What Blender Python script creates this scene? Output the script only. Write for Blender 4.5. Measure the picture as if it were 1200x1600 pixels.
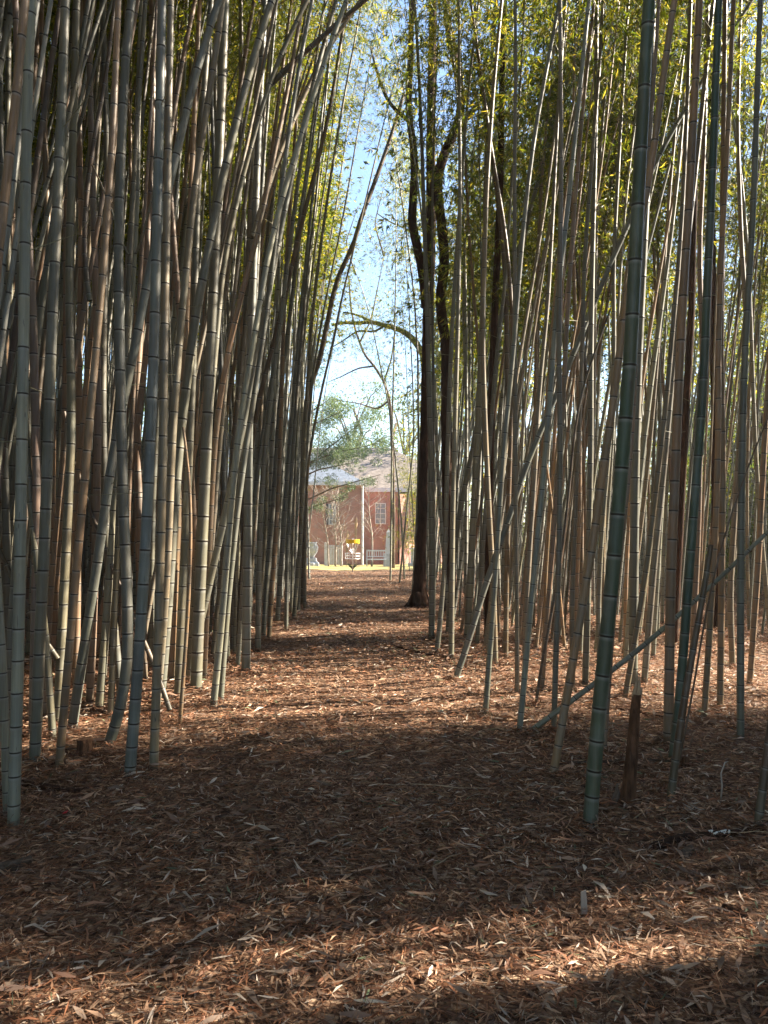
import bpy, math, random
import numpy as np
from mathutils import Vector, Matrix, Euler

for o in list(bpy.data.objects):
    bpy.data.objects.remove(o)
scene = bpy.context.scene
COL = scene.collection
R = math.radians

# ------------------------------------------------------------------ camera, world, sun, exposure
FPX, CX, CY, CAMH, PITCH = 1155.0, 600.0, 800.0, 1.6, R(1.74)
cam_d = bpy.data.cameras.new('camera'); cam = bpy.data.objects.new('camera', cam_d); COL.objects.link(cam)
cam_d.sensor_fit = 'VERTICAL'; cam_d.sensor_height = 24.0; cam_d.lens = FPX / 1600 * 24.0
cam_d.clip_start = 0.05; cam_d.clip_end = 3000
cam.location = (0, 0, CAMH); cam.rotation_euler = (R(90) + PITCH, 0, 0)
scene.camera = cam

SUN_EL, SUN_AZ = R(37), R(77)          # azimuth measured from +Y (view direction) towards +X (right)
world = bpy.data.worlds.new("World"); scene.world = world; world.use_nodes = True
wn = world.node_tree; wn.nodes.clear()
sky = wn.nodes.new('ShaderNodeTexSky'); sky.sky_type = 'NISHITA'; sky.sun_disc = False
sky.sun_elevation = SUN_EL; sky.sun_rotation = SUN_AZ; sky.air_density = 1.0; sky.dust_density = .35; sky.ozone_density = 1.6
bg = wn.nodes.new('ShaderNodeBackground'); bg.inputs['Strength'].default_value = 0.08
wo = wn.nodes.new('ShaderNodeOutputWorld')
wn.links.new(sky.outputs[0], bg.inputs[0]); wn.links.new(bg.outputs[0], wo.inputs[0])
sd = bpy.data.lights.new('sun', 'SUN'); sd.energy = 5.0; sd.angle = R(0.5); sd.color = (1.0, 0.88, 0.72)
sun = bpy.data.objects.new('sun', sd); COL.objects.link(sun)
sdir = Vector((math.sin(SUN_AZ) * math.cos(SUN_EL), math.cos(SUN_AZ) * math.cos(SUN_EL), math.sin(SUN_EL)))
sun.rotation_euler = sdir.to_track_quat('Z', 'Y').to_euler(); sun.location = (20, 4, 20)
vs = scene.view_settings
vs.view_transform = 'Standard'; vs.look = 'None'; vs.gamma = 1; vs.use_curve_mapping = False
vs.exposure = 2.4
scene.cycles.max_bounces = 8; scene.cycles.diffuse_bounces = 4; scene.cycles.transmission_bounces = 4
scene.cycles.use_denoising = True

# ------------------------------------------------------------------ helpers
def unproj(px, py, Y):
    u = (px - CX) / FPX; v = (CY - py) / FPX
    dy = math.cos(PITCH) - v * math.sin(PITCH); dz = math.sin(PITCH) + v * math.cos(PITCH)
    s = Y / dy
    return Vector((u * s, Y, CAMH + dz * s))
def depth_of(py):                       # where the ray of this row meets flat ground
    v = (CY - py) / FPX
    dy = math.cos(PITCH) - v * math.sin(PITCH); dz = math.sin(PITCH) + v * math.cos(PITCH)
    return -CAMH / dz * dy
def gz(x, y):                           # ground height
    x = np.asarray(x, float); y = np.asarray(y, float)
    z = 0.012 * np.sin(1.7 * x + 0.6 * y) + 0.010 * np.sin(2.9 * y - 1.1 * x + 1.0) + 0.008 * np.sin(4.3 * x + 3.1 * y)
    off = np.clip(np.abs(x + 0.4) - 1.5, 0, 2.5)
    z = z + 0.025 * off * (0.6 + 0.4 * np.sin(1.3 * y + x))
    z = z - 0.012 * np.clip(y - 33, 0, 18) * np.clip((y - 33) / 4.0, 0, 2.2)
    return z
def gzf(x, y): return float(gz(x, y))

def tag(o, label=None, cat=None, group=None, kind=None):
    if label: o['label'] = label
    if cat: o['category'] = cat
    if group: o['group'] = group
    if kind: o['kind'] = kind
    return o
def thing(name, label, cat, loc=(0, 0, 0), rotz=0, group=None):
    o = bpy.data.objects.new(name, None); COL.objects.link(o); o.empty_display_size = 0.1
    o.location = loc; o.rotation_euler = (0, 0, rotz)
    return tag(o, label, cat, group)
def link(name, me, parent=None, loc=None):
    o = bpy.data.objects.new(name, me); COL.objects.link(o)
    if parent is not None: o.parent = parent
    if loc is not None: o.location = loc
    return o
def mesh_quads(name, V, F, mats, attr=None, smooth=True, matidx=None):
    """fast mesh from (n,3) verts and (m,4) quads; attr: dict name -> (n,4) point colours"""
    V = np.ascontiguousarray(V, np.float32); F = np.ascontiguousarray(F, np.int32)
    me = bpy.data.meshes.new(name)
    me.vertices.add(len(V)); me.vertices.foreach_set('co', V.ravel())
    n = len(F); k = F.shape[1]
    me.loops.add(n * k); me.loops.foreach_set('vertex_index', F.ravel())
    me.polygons.add(n); me.polygons.foreach_set('loop_start', np.arange(n, dtype=np.int32) * k)
    me.update(calc_edges=True)
    if smooth: me.polygons.foreach_set('use_smooth', np.ones(n, bool))
    if matidx is not None: me.polygons.foreach_set('material_index', np.asarray(matidx, np.int32))
    for m in (mats if isinstance(mats, (list, tuple)) else [mats]): me.materials.append(m)
    if attr:
        for an, av in attr.items():
            a = me.attributes.new(an, 'FLOAT_COLOR', 'POINT')
            a.data.foreach_set('color', np.ascontiguousarray(av, np.float32).ravel())
    me.validate(); return me

class MB:
    """small mesh builder: boxes, tubes, prisms collected into one mesh"""
    def __init__(s): s.v = []; s.f = []
    def add(s, V, F):
        b = len(s.v); s.v += [tuple(p) for p in V]; s.f += [tuple(i + b for i in f) for f in F]
    def box(s, x0, x1, y0, y1, z0, z1):
        V = [(x, y, z) for z in (z0, z1) for y in (y0, y1) for x in (x0, x1)]
        s.add(V, [(0, 2, 3, 1), (4, 5, 7, 6), (0, 1, 5, 4), (2, 6, 7, 3), (0, 4, 6, 2), (1, 3, 7, 5)])
    def tube(s, pts, rads, n=8, cap=True, jit=0.0, rng=None):
        pts = [Vector(p) for p in pts]; V = []; prev = None
        if not isinstance(rads, (list, tuple, np.ndarray)): rads = [rads] * len(pts)
        for i, p in enumerate(pts):
            t = (pts[min(i + 1, len(pts) - 1)] - pts[max(i - 1, 0)])
            if t.length < 1e-9: t = Vector((0, 0, 1))
            t.normalize()
            a = prev if prev is not None else (Vector((1, 0, 0)) if abs(t.x) < 0.8 else Vector((0, 1, 0)))
            a = (a - t * a.dot(t)).normalized(); prev = a; b = t.cross(a)
            for k in range(n):
                th = 2 * math.pi * k / n; r = rads[i]
                if jit: r *= 1 + (rng.random() - .5) * 2 * jit
                V.append(p + a * (r * math.cos(th)) + b * (r * math.sin(th)))
        F = [(i * n + k, i * n + (k + 1) % n, (i + 1) * n + (k + 1) % n, (i + 1) * n + k) for i in range(len(pts) - 1) for k in range(n)]
        if cap: F += [tuple(reversed(range(n))), tuple((len(pts) - 1) * n + k for k in range(n))]
        s.add(V, F)
    def lathe(s, prof, n=16, c=(0, 0, 0)):
        V = [(c[0] + r * math.cos(2 * math.pi * k / n), c[1] + r * math.sin(2 * math.pi * k / n), c[2] + z) for r, z in prof for k in range(n)]
        F = [(i * n + k, i * n + (k + 1) % n, (i + 1) * n + (k + 1) % n, (i + 1) * n + k) for i in range(len(prof) - 1) for k in range(n)]
        F += [tuple(reversed(range(n))), tuple((len(prof) - 1) * n + k for k in range(n))]
        s.add(V, F)
    def build(s, name, mat, parent=None, smooth=False, loc=None):
        me = bpy.data.meshes.new(name); me.from_pydata([tuple(p) for p in s.v], [], s.f); me.materials.append(mat)
        if smooth: me.polygons.foreach_set('use_smooth', [True] * len(me.polygons))
        me.update(); return link(name, me, parent, loc)

# ------------------------------------------------------------------ materials
def newmat(name):
    m = bpy.data.materials.new(name); m.use_nodes = True; nt = m.node_tree
    return m, nt, nt.nodes['Principled BSDF'], nt.nodes['Material Output']
def N(nt, t, **kw):
    n = nt.nodes.new(t)
    for k, v in kw.items(): setattr(n, k, v)
    return n
def ramp(nt, src, stops):
    r = N(nt, 'ShaderNodeValToRGB'); nt.links.new(src, r.inputs[0])
    el = r.color_ramp.elements
    while len(el) < len(stops): el.new(0.5)
    for e, (p, c) in zip(el, stops): e.position = p; e.color = (*c, 1) if len(c) == 3 else c
    return r.outputs[0]
def mixc(nt, fac, a, b, mode='MIX'):
    m = N(nt, 'ShaderNodeMix', data_type='RGBA', blend_type=mode)
    for s, v in ((m.inputs[0], fac), (m.inputs[6], a), (m.inputs[7], b)):
        if hasattr(v, 'is_linked') or hasattr(v, 'links'): nt.links.new(v, s)
        elif isinstance(v, tuple): s.default_value = (*v, 1) if len(v) == 3 else v
        else: s.default_value = v
    return m.outputs[2]
def noise(nt, vec, scale, detail=3, rough=.5, dist=0):
    n = N(nt, 'ShaderNodeTexNoise'); n.inputs['Scale'].default_value = scale; n.inputs['Detail'].default_value = detail
    n.inputs['Roughness'].default_value = rough; n.inputs['Distortion'].default_value = dist
    if vec is not None: nt.links.new(vec, n.inputs['Vector'])
    return n.outputs[0]
def mapping(nt, vec, scale=(1, 1, 1), loc=(0, 0, 0)):
    m = N(nt, 'ShaderNodeMapping'); m.inputs['Scale'].default_value = scale; m.inputs['Location'].default_value = loc
    nt.links.new(vec, m.inputs['Vector']); return m.outputs[0]
def bump(nt, h, bs, strength=.3, dist=.01):
    b = N(nt, 'ShaderNodeBump'); b.inputs['Strength'].default_value = strength; b.inputs['Distance'].default_value = dist
    nt.links.new(h, b.inputs['Height']); nt.links.new(b.outputs[0], bs.inputs['Normal'])
def math_(nt, op, a, b=None):
    m = N(nt, 'ShaderNodeMath', operation=op)
    for i, v in enumerate((a, b)):
        if v is None: continue
        if isinstance(v, (int, float)): m.inputs[i].default_value = v
        else: nt.links.new(v, m.inputs[i])
    return m.outputs[0]

def culm_material():
    m, nt, bs, _ = newmat('bamboo_culm')
    oi = N(nt, 'ShaderNodeObjectInfo'); tc = N(nt, 'ShaderNodeTexCoord')
    at = N(nt, 'ShaderNodeAttribute', attribute_name='mark'); sp = N(nt, 'ShaderNodeSeparateColor'); nt.links.new(at.outputs['Color'], sp.inputs[0])
    off = N(nt, 'ShaderNodeVectorMath', operation='ADD'); cb = N(nt, 'ShaderNodeCombineXYZ')
    r100 = math_(nt, 'MULTIPLY', oi.outputs['Random'], 57.0)
    for i in range(3): nt.links.new(r100, cb.inputs[i])
    nt.links.new(tc.outputs['Object'], off.inputs[0]); nt.links.new(cb.outputs[0], off.inputs[1]); vec = off.outputs[0]
    c = oi.outputs['Color']
    # internode to internode variation
    seg = ramp(nt, sp.outputs[2], [(0, (.76, .78, .8)), (.5, (1, 1, 1)), (1, (1.16, 1.1, 1.0))])
    c = mixc(nt, 1.0, c, seg, 'MULTIPLY')
    # weathering blotches, long and vertical
    bl = noise(nt, mapping(nt, vec, (14, 14, 1.1)), 1.0, 4, .6)
    c = mixc(nt, ramp(nt, bl, [(.45, (0, 0, 0)), (.72, (.55, .55, .55))]), c, (.13, .095, .06))
    # grey wax bloom
    wx = noise(nt, mapping(nt, vec, (9, 9, 3.2)), 1.0, 3, .55)
    c = mixc(nt, ramp(nt, wx, [(.5, (0, 0, 0)), (.8, (.4, .4, .4))]), c, (.25, .265, .25))
    # green and yellow cast in long patches, algae towards the foot
    gp = noise(nt, mapping(nt, vec, (3, 3, .55)), 1.0, 3, .55)
    c = mixc(nt, ramp(nt, gp, [(.48, (0, 0, 0)), (.75, (.45, .45, .45))]), c, (.13, .13, .075))
    sz = N(nt, 'ShaderNodeSeparateXYZ'); nt.links.new(tc.outputs['Object'], sz.inputs[0])
    zz = math_(nt, 'ADD', sz.outputs[2], math_(nt, 'MULTIPLY', gp, .8))
    c = mixc(nt, ramp(nt, zz, [(.25, (.6, .6, .6)), (.75, (0, 0, 0))]), c, (.085, .10, .06))
    # fibre streaks
    fb = noise(nt, mapping(nt, vec, (170, 170, 3.0)), 1.0, 2, .5)
    c = mixc(nt, 1.0, c, ramp(nt, fb, [(.3, (.82, .82, .82)), (.7, (1.12, 1.12, 1.12))]), 'MULTIPLY')
    # scuffs
    sc = noise(nt, mapping(nt, vec, (60, 60, 9)), 1.0, 2, .5)
    c = mixc(nt, ramp(nt, sc, [(.68, (0, 0, 0)), (.73, (.8, .8, .8))]), c, (.05, .045, .035))
    c = mixc(nt, math_(nt, 'MULTIPLY', sp.outputs[1], .5), c, (.34, .35, .33))
    c = mixc(nt, sp.outputs[0], c, (.028, .022, .017))
    nt.links.new(c, bs.inputs['Base Color']); bs.inputs['Roughness'].default_value = .48
    bs.inputs['Specular IOR Level'].default_value = .45
    bump(nt, fb, bs, .15, .002); return m
def bark_material(name, c1, c2, sc=30, zs=.25, st=.8):
    m, nt, bs, _ = newmat(name); tc = N(nt, 'ShaderNodeTexCoord')
    n1 = noise(nt, mapping(nt, tc.outputs['Object'], (1, 1, zs)), sc, 5, .65, .4)
    n2 = noise(nt, tc.outputs['Object'], sc * .13, 3)
    c = ramp(nt, n1, [(.3, c1), (.7, c2)]); c = mixc(nt, 1.0, c, ramp(nt, n2, [(.3, (.6, .6, .6)), (.7, (1.3, 1.25, 1.2))]), 'MULTIPLY')
    nt.links.new(c, bs.inputs['Base Color']); bs.inputs['Roughness'].default_value = .9; bs.inputs['Specular IOR Level'].default_value = .15
    bump(nt, n1, bs, st, .02); return m
def leaf_material(name, cols, trans=.5, tcol=(.42, .5, .06), usecol=False):
    m, nt, bs, out = newmat(name)
    at = N(nt, 'ShaderNodeAttribute', attribute_name='tone'); sp = N(nt, 'ShaderNodeSeparateColor'); nt.links.new(at.outputs['Color'], sp.inputs[0])
    c = ramp(nt, sp.outputs[0], cols)
    nt.links.new(c, bs.inputs['Base Color']); bs.inputs['Roughness'].default_value = .45; bs.inputs['Specular IOR Level'].default_value = .35
    tr = N(nt, 'ShaderNodeBsdfTranslucent')
    nt.links.new(mixc(nt, 1.0, c, tcol, 'MULTIPLY'), tr.inputs[0])
    ms = N(nt, 'ShaderNodeMixShader'); ms.inputs[0].default_value = trans
    nt.links.new(bs.outputs[0], ms.inputs[1]); nt.links.new(tr.outputs[0], ms.inputs[2]); nt.links.new(ms.outputs[0], out.inputs[0])
    return m
def attr_material(name, rough=.75, trans=0):
    m, nt, bs, out = newmat(name)
    at = N(nt, 'ShaderNodeAttribute', attribute_name='tone'); nt.links.new(at.outputs['Color'], bs.inputs['Base Color'])
    bs.inputs['Roughness'].default_value = rough; bs.inputs['Specular IOR Level'].default_value = .3
    if trans:
        tr = N(nt, 'ShaderNodeBsdfTranslucent'); nt.links.new(at.outputs['Color'], tr.inputs[0])
        ms = N(nt, 'ShaderNodeMixShader'); ms.inputs[0].default_value = trans
        nt.links.new(bs.outputs[0], ms.inputs[1]); nt.links.new(tr.outputs[0], ms.inputs[2]); nt.links.new(ms.outputs[0], out.inputs[0])
    return m
def plain(name, col, rough=.6, var=.15, sc=6, metal=0, spec=.4):
    m, nt, bs, _ = newmat(name); tc = N(nt, 'ShaderNodeTexCoord')
    n1 = noise(nt, tc.outputs['Object'], sc, 5, .6)
    c = mixc(nt, 1.0, col, ramp(nt, n1, [(.3, (1 - var,) * 3), (.7, (1 + var,) * 3)]), 'MULTIPLY')
    nt.links.new(c, bs.inputs['Base Color']); bs.inputs['Roughness'].default_value = rough; bs.inputs['Metallic'].default_value = metal
    bs.inputs['Specular IOR Level'].default_value = spec
    bump(nt, n1, bs, .15, .01); return m
def ground_material():
    m, nt, bs, _ = newmat('leaf_litter_ground'); tc = N(nt, 'ShaderNodeTexCoord'); v = tc.outputs['Object']
    dn = N(nt, 'ShaderNodeTexNoise'); dn.inputs['Scale'].default_value = 6; nt.links.new(v, dn.inputs['Vector'])
    va = N(nt, 'ShaderNodeVectorMath', operation='MULTIPLY_ADD'); nt.links.new(dn.outputs['Color'], va.inputs[0]); va.inputs[1].default_value = (.12, .12, .12); nt.links.new(v, va.inputs[2])
    outs = []
    for sc, rot in (((9, 60, 30), .3), ((60, 14, 30), .9), ((28, 45, 30), 2.1)):
        mp = N(nt, 'ShaderNodeMapping'); mp.inputs['Scale'].default_value = sc; mp.inputs['Rotation'].default_value = (0, 0, rot); nt.links.new(va.outputs[0], mp.inputs['Vector'])
        vo = N(nt, 'ShaderNodeTexVoronoi'); vo.inputs['Scale'].default_value = 1.0; nt.links.new(mp.outputs[0], vo.inputs['Vector']); outs.append(vo)
    def tones(o):
        s = N(nt, 'ShaderNodeSeparateColor'); nt.links.new(o.outputs['Color'], s.inputs[0])
        return ramp(nt, s.outputs[0], [(0, (.028, .016, .011)), (.3, (.08, .045, .028)), (.6, (.17, .10, .065)), (.85, (.34, .23, .155)), (1, (.55, .42, .30))])
    c = mixc(nt, ramp(nt, noise(nt, v, 17, 2), [(.45, (0, 0, 0)), (.55, (1, 1, 1))]), tones(outs[0]), tones(outs[1]))
    c = mixc(nt, ramp(nt, noise(nt, v, 23, 2), [(.5, (0, 0, 0)), (.6, (1, 1, 1))]), c, tones(outs[2]))
    big = noise(nt, v, .8, 5, .6)
    c = mixc(nt, 1.0, c, ramp(nt, big, [(.3, (.7, .66, .62)), (.7, (1.35, 1.25, 1.15))]), 'MULTIPLY')
    nt.links.new(c, bs.inputs['Base Color']); bs.inputs['Roughness'].default_value = .85; bs.inputs['Specular IOR Level'].default_value = .2
    h = math_(nt, 'ADD', outs[0].outputs['Distance'], outs[2].outputs['Distance'])
    bump(nt, h, bs, .9, .02); return m
def brick_material(name, c1, c2, mortar):
    m, nt, bs, _ = newmat(name); tc = N(nt, 'ShaderNodeTexCoord'); s = N(nt, 'ShaderNodeSeparateXYZ'); nt.links.new(tc.outputs['Object'], s.inputs[0])
    cb = N(nt, 'ShaderNodeCombineXYZ'); nt.links.new(math_(nt, 'ADD', s.outputs[0], s.outputs[1]), cb.inputs[0]); nt.links.new(s.outputs[2], cb.inputs[1])
    b = N(nt, 'ShaderNodeTexBrick'); nt.links.new(cb.outputs[0], b.inputs['Vector']); b.inputs['Scale'].default_value = 1.0
    b.inputs['Brick Width'].default_value = .21; b.inputs['Row Height'].default_value = .075; b.inputs['Mortar Size'].default_value = .009
    b.inputs['Color1'].default_value = (*c1, 1); b.inputs['Color2'].default_value = (*c2, 1); b.inputs['Mortar'].default_value = (*mortar, 1)
    c = mixc(nt, 1.0, b.outputs[0], ramp(nt, noise(nt, tc.outputs['Object'], 1.3, 5), [(.3, (.75, .75, .75)), (.7, (1.2, 1.2, 1.2))]), 'MULTIPLY')
    nt.links.new(c, bs.inputs['Base Color']); bs.inputs['Roughness'].default_value = .85
    bump(nt, b.outputs['Fac'], bs, -.4, .01); return m

M = {}
M['culm'] = culm_material()
M['leaf'] = leaf_material('bamboo_leaf', [(0, (.03, .055, .014)), (.5, (.075, .105, .02)), (.85, (.16, .165, .028)), (1, (.30, .25, .09))], .52, (2.9, 2.5, .8))
M['twig'] = plain('bamboo_twig', (.20, .19, .11), .6, .3, 9)
M['tree_leaf'] = leaf_material('tree_leaf', [(0, (.04, .07, .025)), (.5, (.075, .12, .03)), (1, (.18, .19, .04))], .45, (2.0, 2.0, .9))
M['conifer'] = leaf_material('conifer_needles', [(0, (.05, .085, .06)), (.6, (.10, .15, .085)), (1, (.19, .22, .11))], .3, (1.6, 1.7, 1.0))
M['dark_bark'] = bark_material('dark_bark', (.012, .007, .005), (.09, .048, .03), 26, .2)
M['bark'] = bark_material('grey_brown_bark', (.06, .045, .035), (.19, .145, .11), 24, .22)
M['pale_bark'] = bark_material('pale_sapling_bark', (.30, .26, .22), (.50, .45, .40), 20, .3, .3)
M['moss_bark'] = bark_material('mossy_bark', (.08, .09, .03), (.26, .24, .09), 14, .6)
M['stump'] = bark_material('rotten_stump_bark', (.04, .022, .014), (.20, .11, .065), 45, .2, 1.0)
M['pale_wood'] = bark_material('bare_wood', (.30, .21, .13), (.50, .40, .28), 50, .1, .5)
M['ground'] = ground_material()
M['litter'] = attr_material('dry_leaf_litter', .6, .25)
M['brick'] = brick_material('red_brick', (.44, .17, .11), (.34, .13, .085), (.42, .36, .33))
M['roof'] = plain('tan_roof_shingles', (.17, .145, .125), .9, .45, 5)
M['roof2'] = plain('pale_blue_grey_roof', (.14, .165, .20), .7, .3, 5)
M['white'] = plain('white_paint', (.62, .63, .65), .5, .04, 3)
M['glass'] = plain('window_pane', (.22, .26, .31), .1, .15, 3)
M['shutter'] = plain('dark_shutter', (.05, .05, .06), .5, .1, 3)
M['lawn'] = plain('dry_winter_lawn', (.36, .30, .11), .9, .3, 2.5)
M['yellow'] = plain('yellow_band', (.80, .52, .02), .4, .05, 5)
M['steel'] = plain('galvanised_steel', (.60, .60, .60), .4, .08, 8, .6)
M['stone'] = plain('pale_stone', (.48, .50, .54), .8, .2, 4)
M['straw'] = plain('straw_plumes', (.55, .38, .24), .9, .2, 8)
M['lichen'] = plain('white_lichen', (.7, .7, .66), .9, .1, 30)
M['red'] = plain('red_scrap', (.6, .02, .03), .4, .05, 8)

# ------------------------------------------------------------------ ground
def spread(lo, hi, c, n, tight):
    t = np.linspace(-1, 1, n); s = np.sinh(t * tight) / np.sinh(tight)
    return np.where(s < 0, c + s * (c - lo), c + s * (hi - c))
def grid_mesh(name, xs, ys, mat, dz=0.0):
    X, Y = np.meshgrid(xs, ys); Z = gz(X, Y) + dz
    V = np.stack([X.ravel(), Y.ravel(), Z.ravel()], 1); nx, ny = len(xs), len(ys)
    i = (np.arange(ny - 1)[:, None] * nx + np.arange(nx - 1)[None, :]).ravel()
    return mesh_quads(name, V, np.stack([i, i + 1, i + nx + 1, i + nx], 1), mat)
o = link('ground', grid_mesh('ground', spread(-300, 300, 0, 240, 6.5), spread(-100, 480, 8, 300, 6.3), M['ground'])); tag(o, kind='structure')
o = link('path', grid_mesh('path', np.linspace(-1.75, .95, 24), np.linspace(-4, 33.5, 330), M['ground'], .005)); tag(o, kind='structure')
o = link('lawn', grid_mesh('lawn', np.linspace(-14, 3.6, 60), np.linspace(33, 75, 60), M['lawn'], .012)); tag(o, kind='structure')

# ------------------------------------------------------------------ leaf litter (dead leaves, needles, sheaths) as one uncountable mass
def rot_leaves(n, rng, L, W, pos, tilt, tones, curl=.15, seed=0):
    """six-vertex bent blades"""
    az = rng.uniform(0, 2 * np.pi, n); el = rng.normal(0, tilt, n); ro = rng.normal(0, .5, n)
    d = np.stack([np.cos(az) * np.cos(el), np.sin(az) * np.cos(el), np.sin(el)], 1)
    s0 = np.stack([-np.sin(az), np.cos(az), np.zeros(n)], 1); up = np.cross(d, s0)
    s = s0 * np.cos(ro)[:, None] + up * np.sin(ro)[:, None]; nn = np.cross(d, s)
    L = L[:, None]; W = W[:, None]; c = (rng.normal(0, curl, n))[:, None] * L
    V = np.empty((n, 6, 3))
    V[:, 0] = pos - d * L * .5 - s * W * .12; V[:, 1] = pos - d * L * .5 + s * W * .12
    V[:, 2] = pos + nn * c - s * W * .5; V[:, 3] = pos + nn * c + s * W * .5
    V[:, 4] = pos + d * L * .5 - s * W * .08; V[:, 5] = pos + d * L * .5 + s * W * .08
    b = (np.arange(n) * 6)[:, None]
    F = np.concatenate([b + np.array([[0, 2, 3, 1]]), b + np.array([[2, 4, 5, 3]])], 0)
    T = np.repeat(np.concatenate([tones, np.ones((n, 1))], 1), 6, 0)
    return V.reshape(-1, 3), F, T
def make_litter():
    rng = np.random.default_rng(5)
    u = rng.uniform(0, 1, 400000); NN = 560000
    ys = np.linspace(1.6, 31, 600); D = np.where(ys < 4, 1.0, (4 / ys) ** 1.45); w = D * (1.12 * ys + 2.4); cdf = np.cumsum(w); cdf /= cdf[-1]
    y = np.interp(rng.uniform(0, 1, NN), cdf, ys); x = rng.uniform(-1, 1, NN) * (.56 * y + 1.2)
    feet = np.array([f for f in FOOT if 1 < f[1] < 14 and abs(f[0]) < 7]); nf = int(NN * .13)
    fi = rng.integers(0, len(feet), nf); rr_ = .03 + np.abs(rng.normal(0, .075, nf)); aa = rng.uniform(0, 6.283, nf)
    x[:nf] = feet[fi, 0] + rr_ * np.cos(aa); y[:nf] = feet[fi, 1] + rr_ * np.sin(aa)
    mound = np.zeros(NN); mound[:nf] = .05 * np.exp(-(rr_ / .09) ** 2) * rng.uniform(.1, 1, nf)
    far = (y / 4).clip(1, 3) ** .35
    kind = rng.uniform(0, 1, NN)
    # patchy: needles dominate in drifts
    drift = np.sin(x * 2.1 + np.sin(y * 1.7) * 1.5) * np.sin(y * 2.6 + x) 
    pn = .74 + .18 * drift
    L = np.where(kind < pn, rng.uniform(.03, .085, NN), rng.uniform(.035, .085, NN))
    W = np.where(kind < pn, rng.uniform(.0014, .0036, NN), rng.uniform(.005, .0115, NN))
    big = kind > .984; L = np.where(big, rng.uniform(.06, .135, NN), L); W = np.where(big, rng.uniform(.012, .027, NN), W)
    pal = np.array([[.07, .032, .018], [.12, .055, .03], [.19, .085, .045], [.26, .15, .09], [.34, .23, .15], [.15, .10, .07], [.40, .34, .28], [.24, .11, .05], [.11, .14, .08]])
    pr_n = np.array([.20, .24, .22, .10, .05, .10, .02, .07, 0]); pr_l = np.array([.08, .12, .14, .20, .17, .12, .12, .03, .02])
    ti = np.where(kind < pn, rng.choice(9, NN, p=pr_n / pr_n.sum()), rng.choice(9, NN, p=pr_l / pr_l.sum()))
    T = np.minimum(pal[ti] * rng.uniform(.4, 1.0, (NN, 1)) ** 1.5 * np.array([2.2, 2.13, 2.08]), .78); T = np.where(big[:, None], T * .8 + np.array([.10, .085, .07]), T)
    z = gz(x, y) + .006 + rng.uniform(0, 1, NN) ** 1.6 * .035 + L * .03 + mound
    V, F, T6 = rot_leaves(NN, rng, L * far, W * far ** 1.6, np.stack([x, y, z], 1), .16, T, .10)
    V[:, 2] = np.maximum(V[:, 2], gz(V[:, 0], V[:, 1]) + .007)
    o = link('leaf_litter', mesh_quads('leaf_litter', V, F, M['litter'], {'tone': T6}, smooth=False)); tag(o, kind='stuff')
    o['label'] = 'brown and tan carpet of dead bamboo leaves and needles'; o['category'] = 'leaf litter'

# ------------------------------------------------------------------ bamboo
def smooth_path(P, step=.12, win=.9):
    P = np.array([tuple(p) for p in P], float)
    s = np.concatenate([[0], np.cumsum(np.linalg.norm(np.diff(P, axis=0), axis=1))])
    t = np.arange(0, s[-1], step); Q = np.stack([np.interp(t, s, P[:, i]) for i in range(3)], 1)
    k = int(win / step / 2)
    if k > 0 and len(Q) > 4:
        a = Q[0] + (Q[0] - Q[min(3, len(Q) - 1)]) / 3 * np.arange(k, 0, -1)[:, None]
        b = Q[-1] + (Q[-1] - Q[-4]) / 3 * np.arange(1, k + 1)[:, None]
        E = np.concatenate([a, Q, b]); ker = np.ones(2 * k + 1) / (2 * k + 1)
        Q = np.stack([np.convolve(E[:, i], ker, 'valid') for i in range(3)], 1)
    s = np.concatenate([[0], np.cumsum(np.linalg.norm(np.diff(Q, axis=0), axis=1))])
    return Q, s
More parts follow.
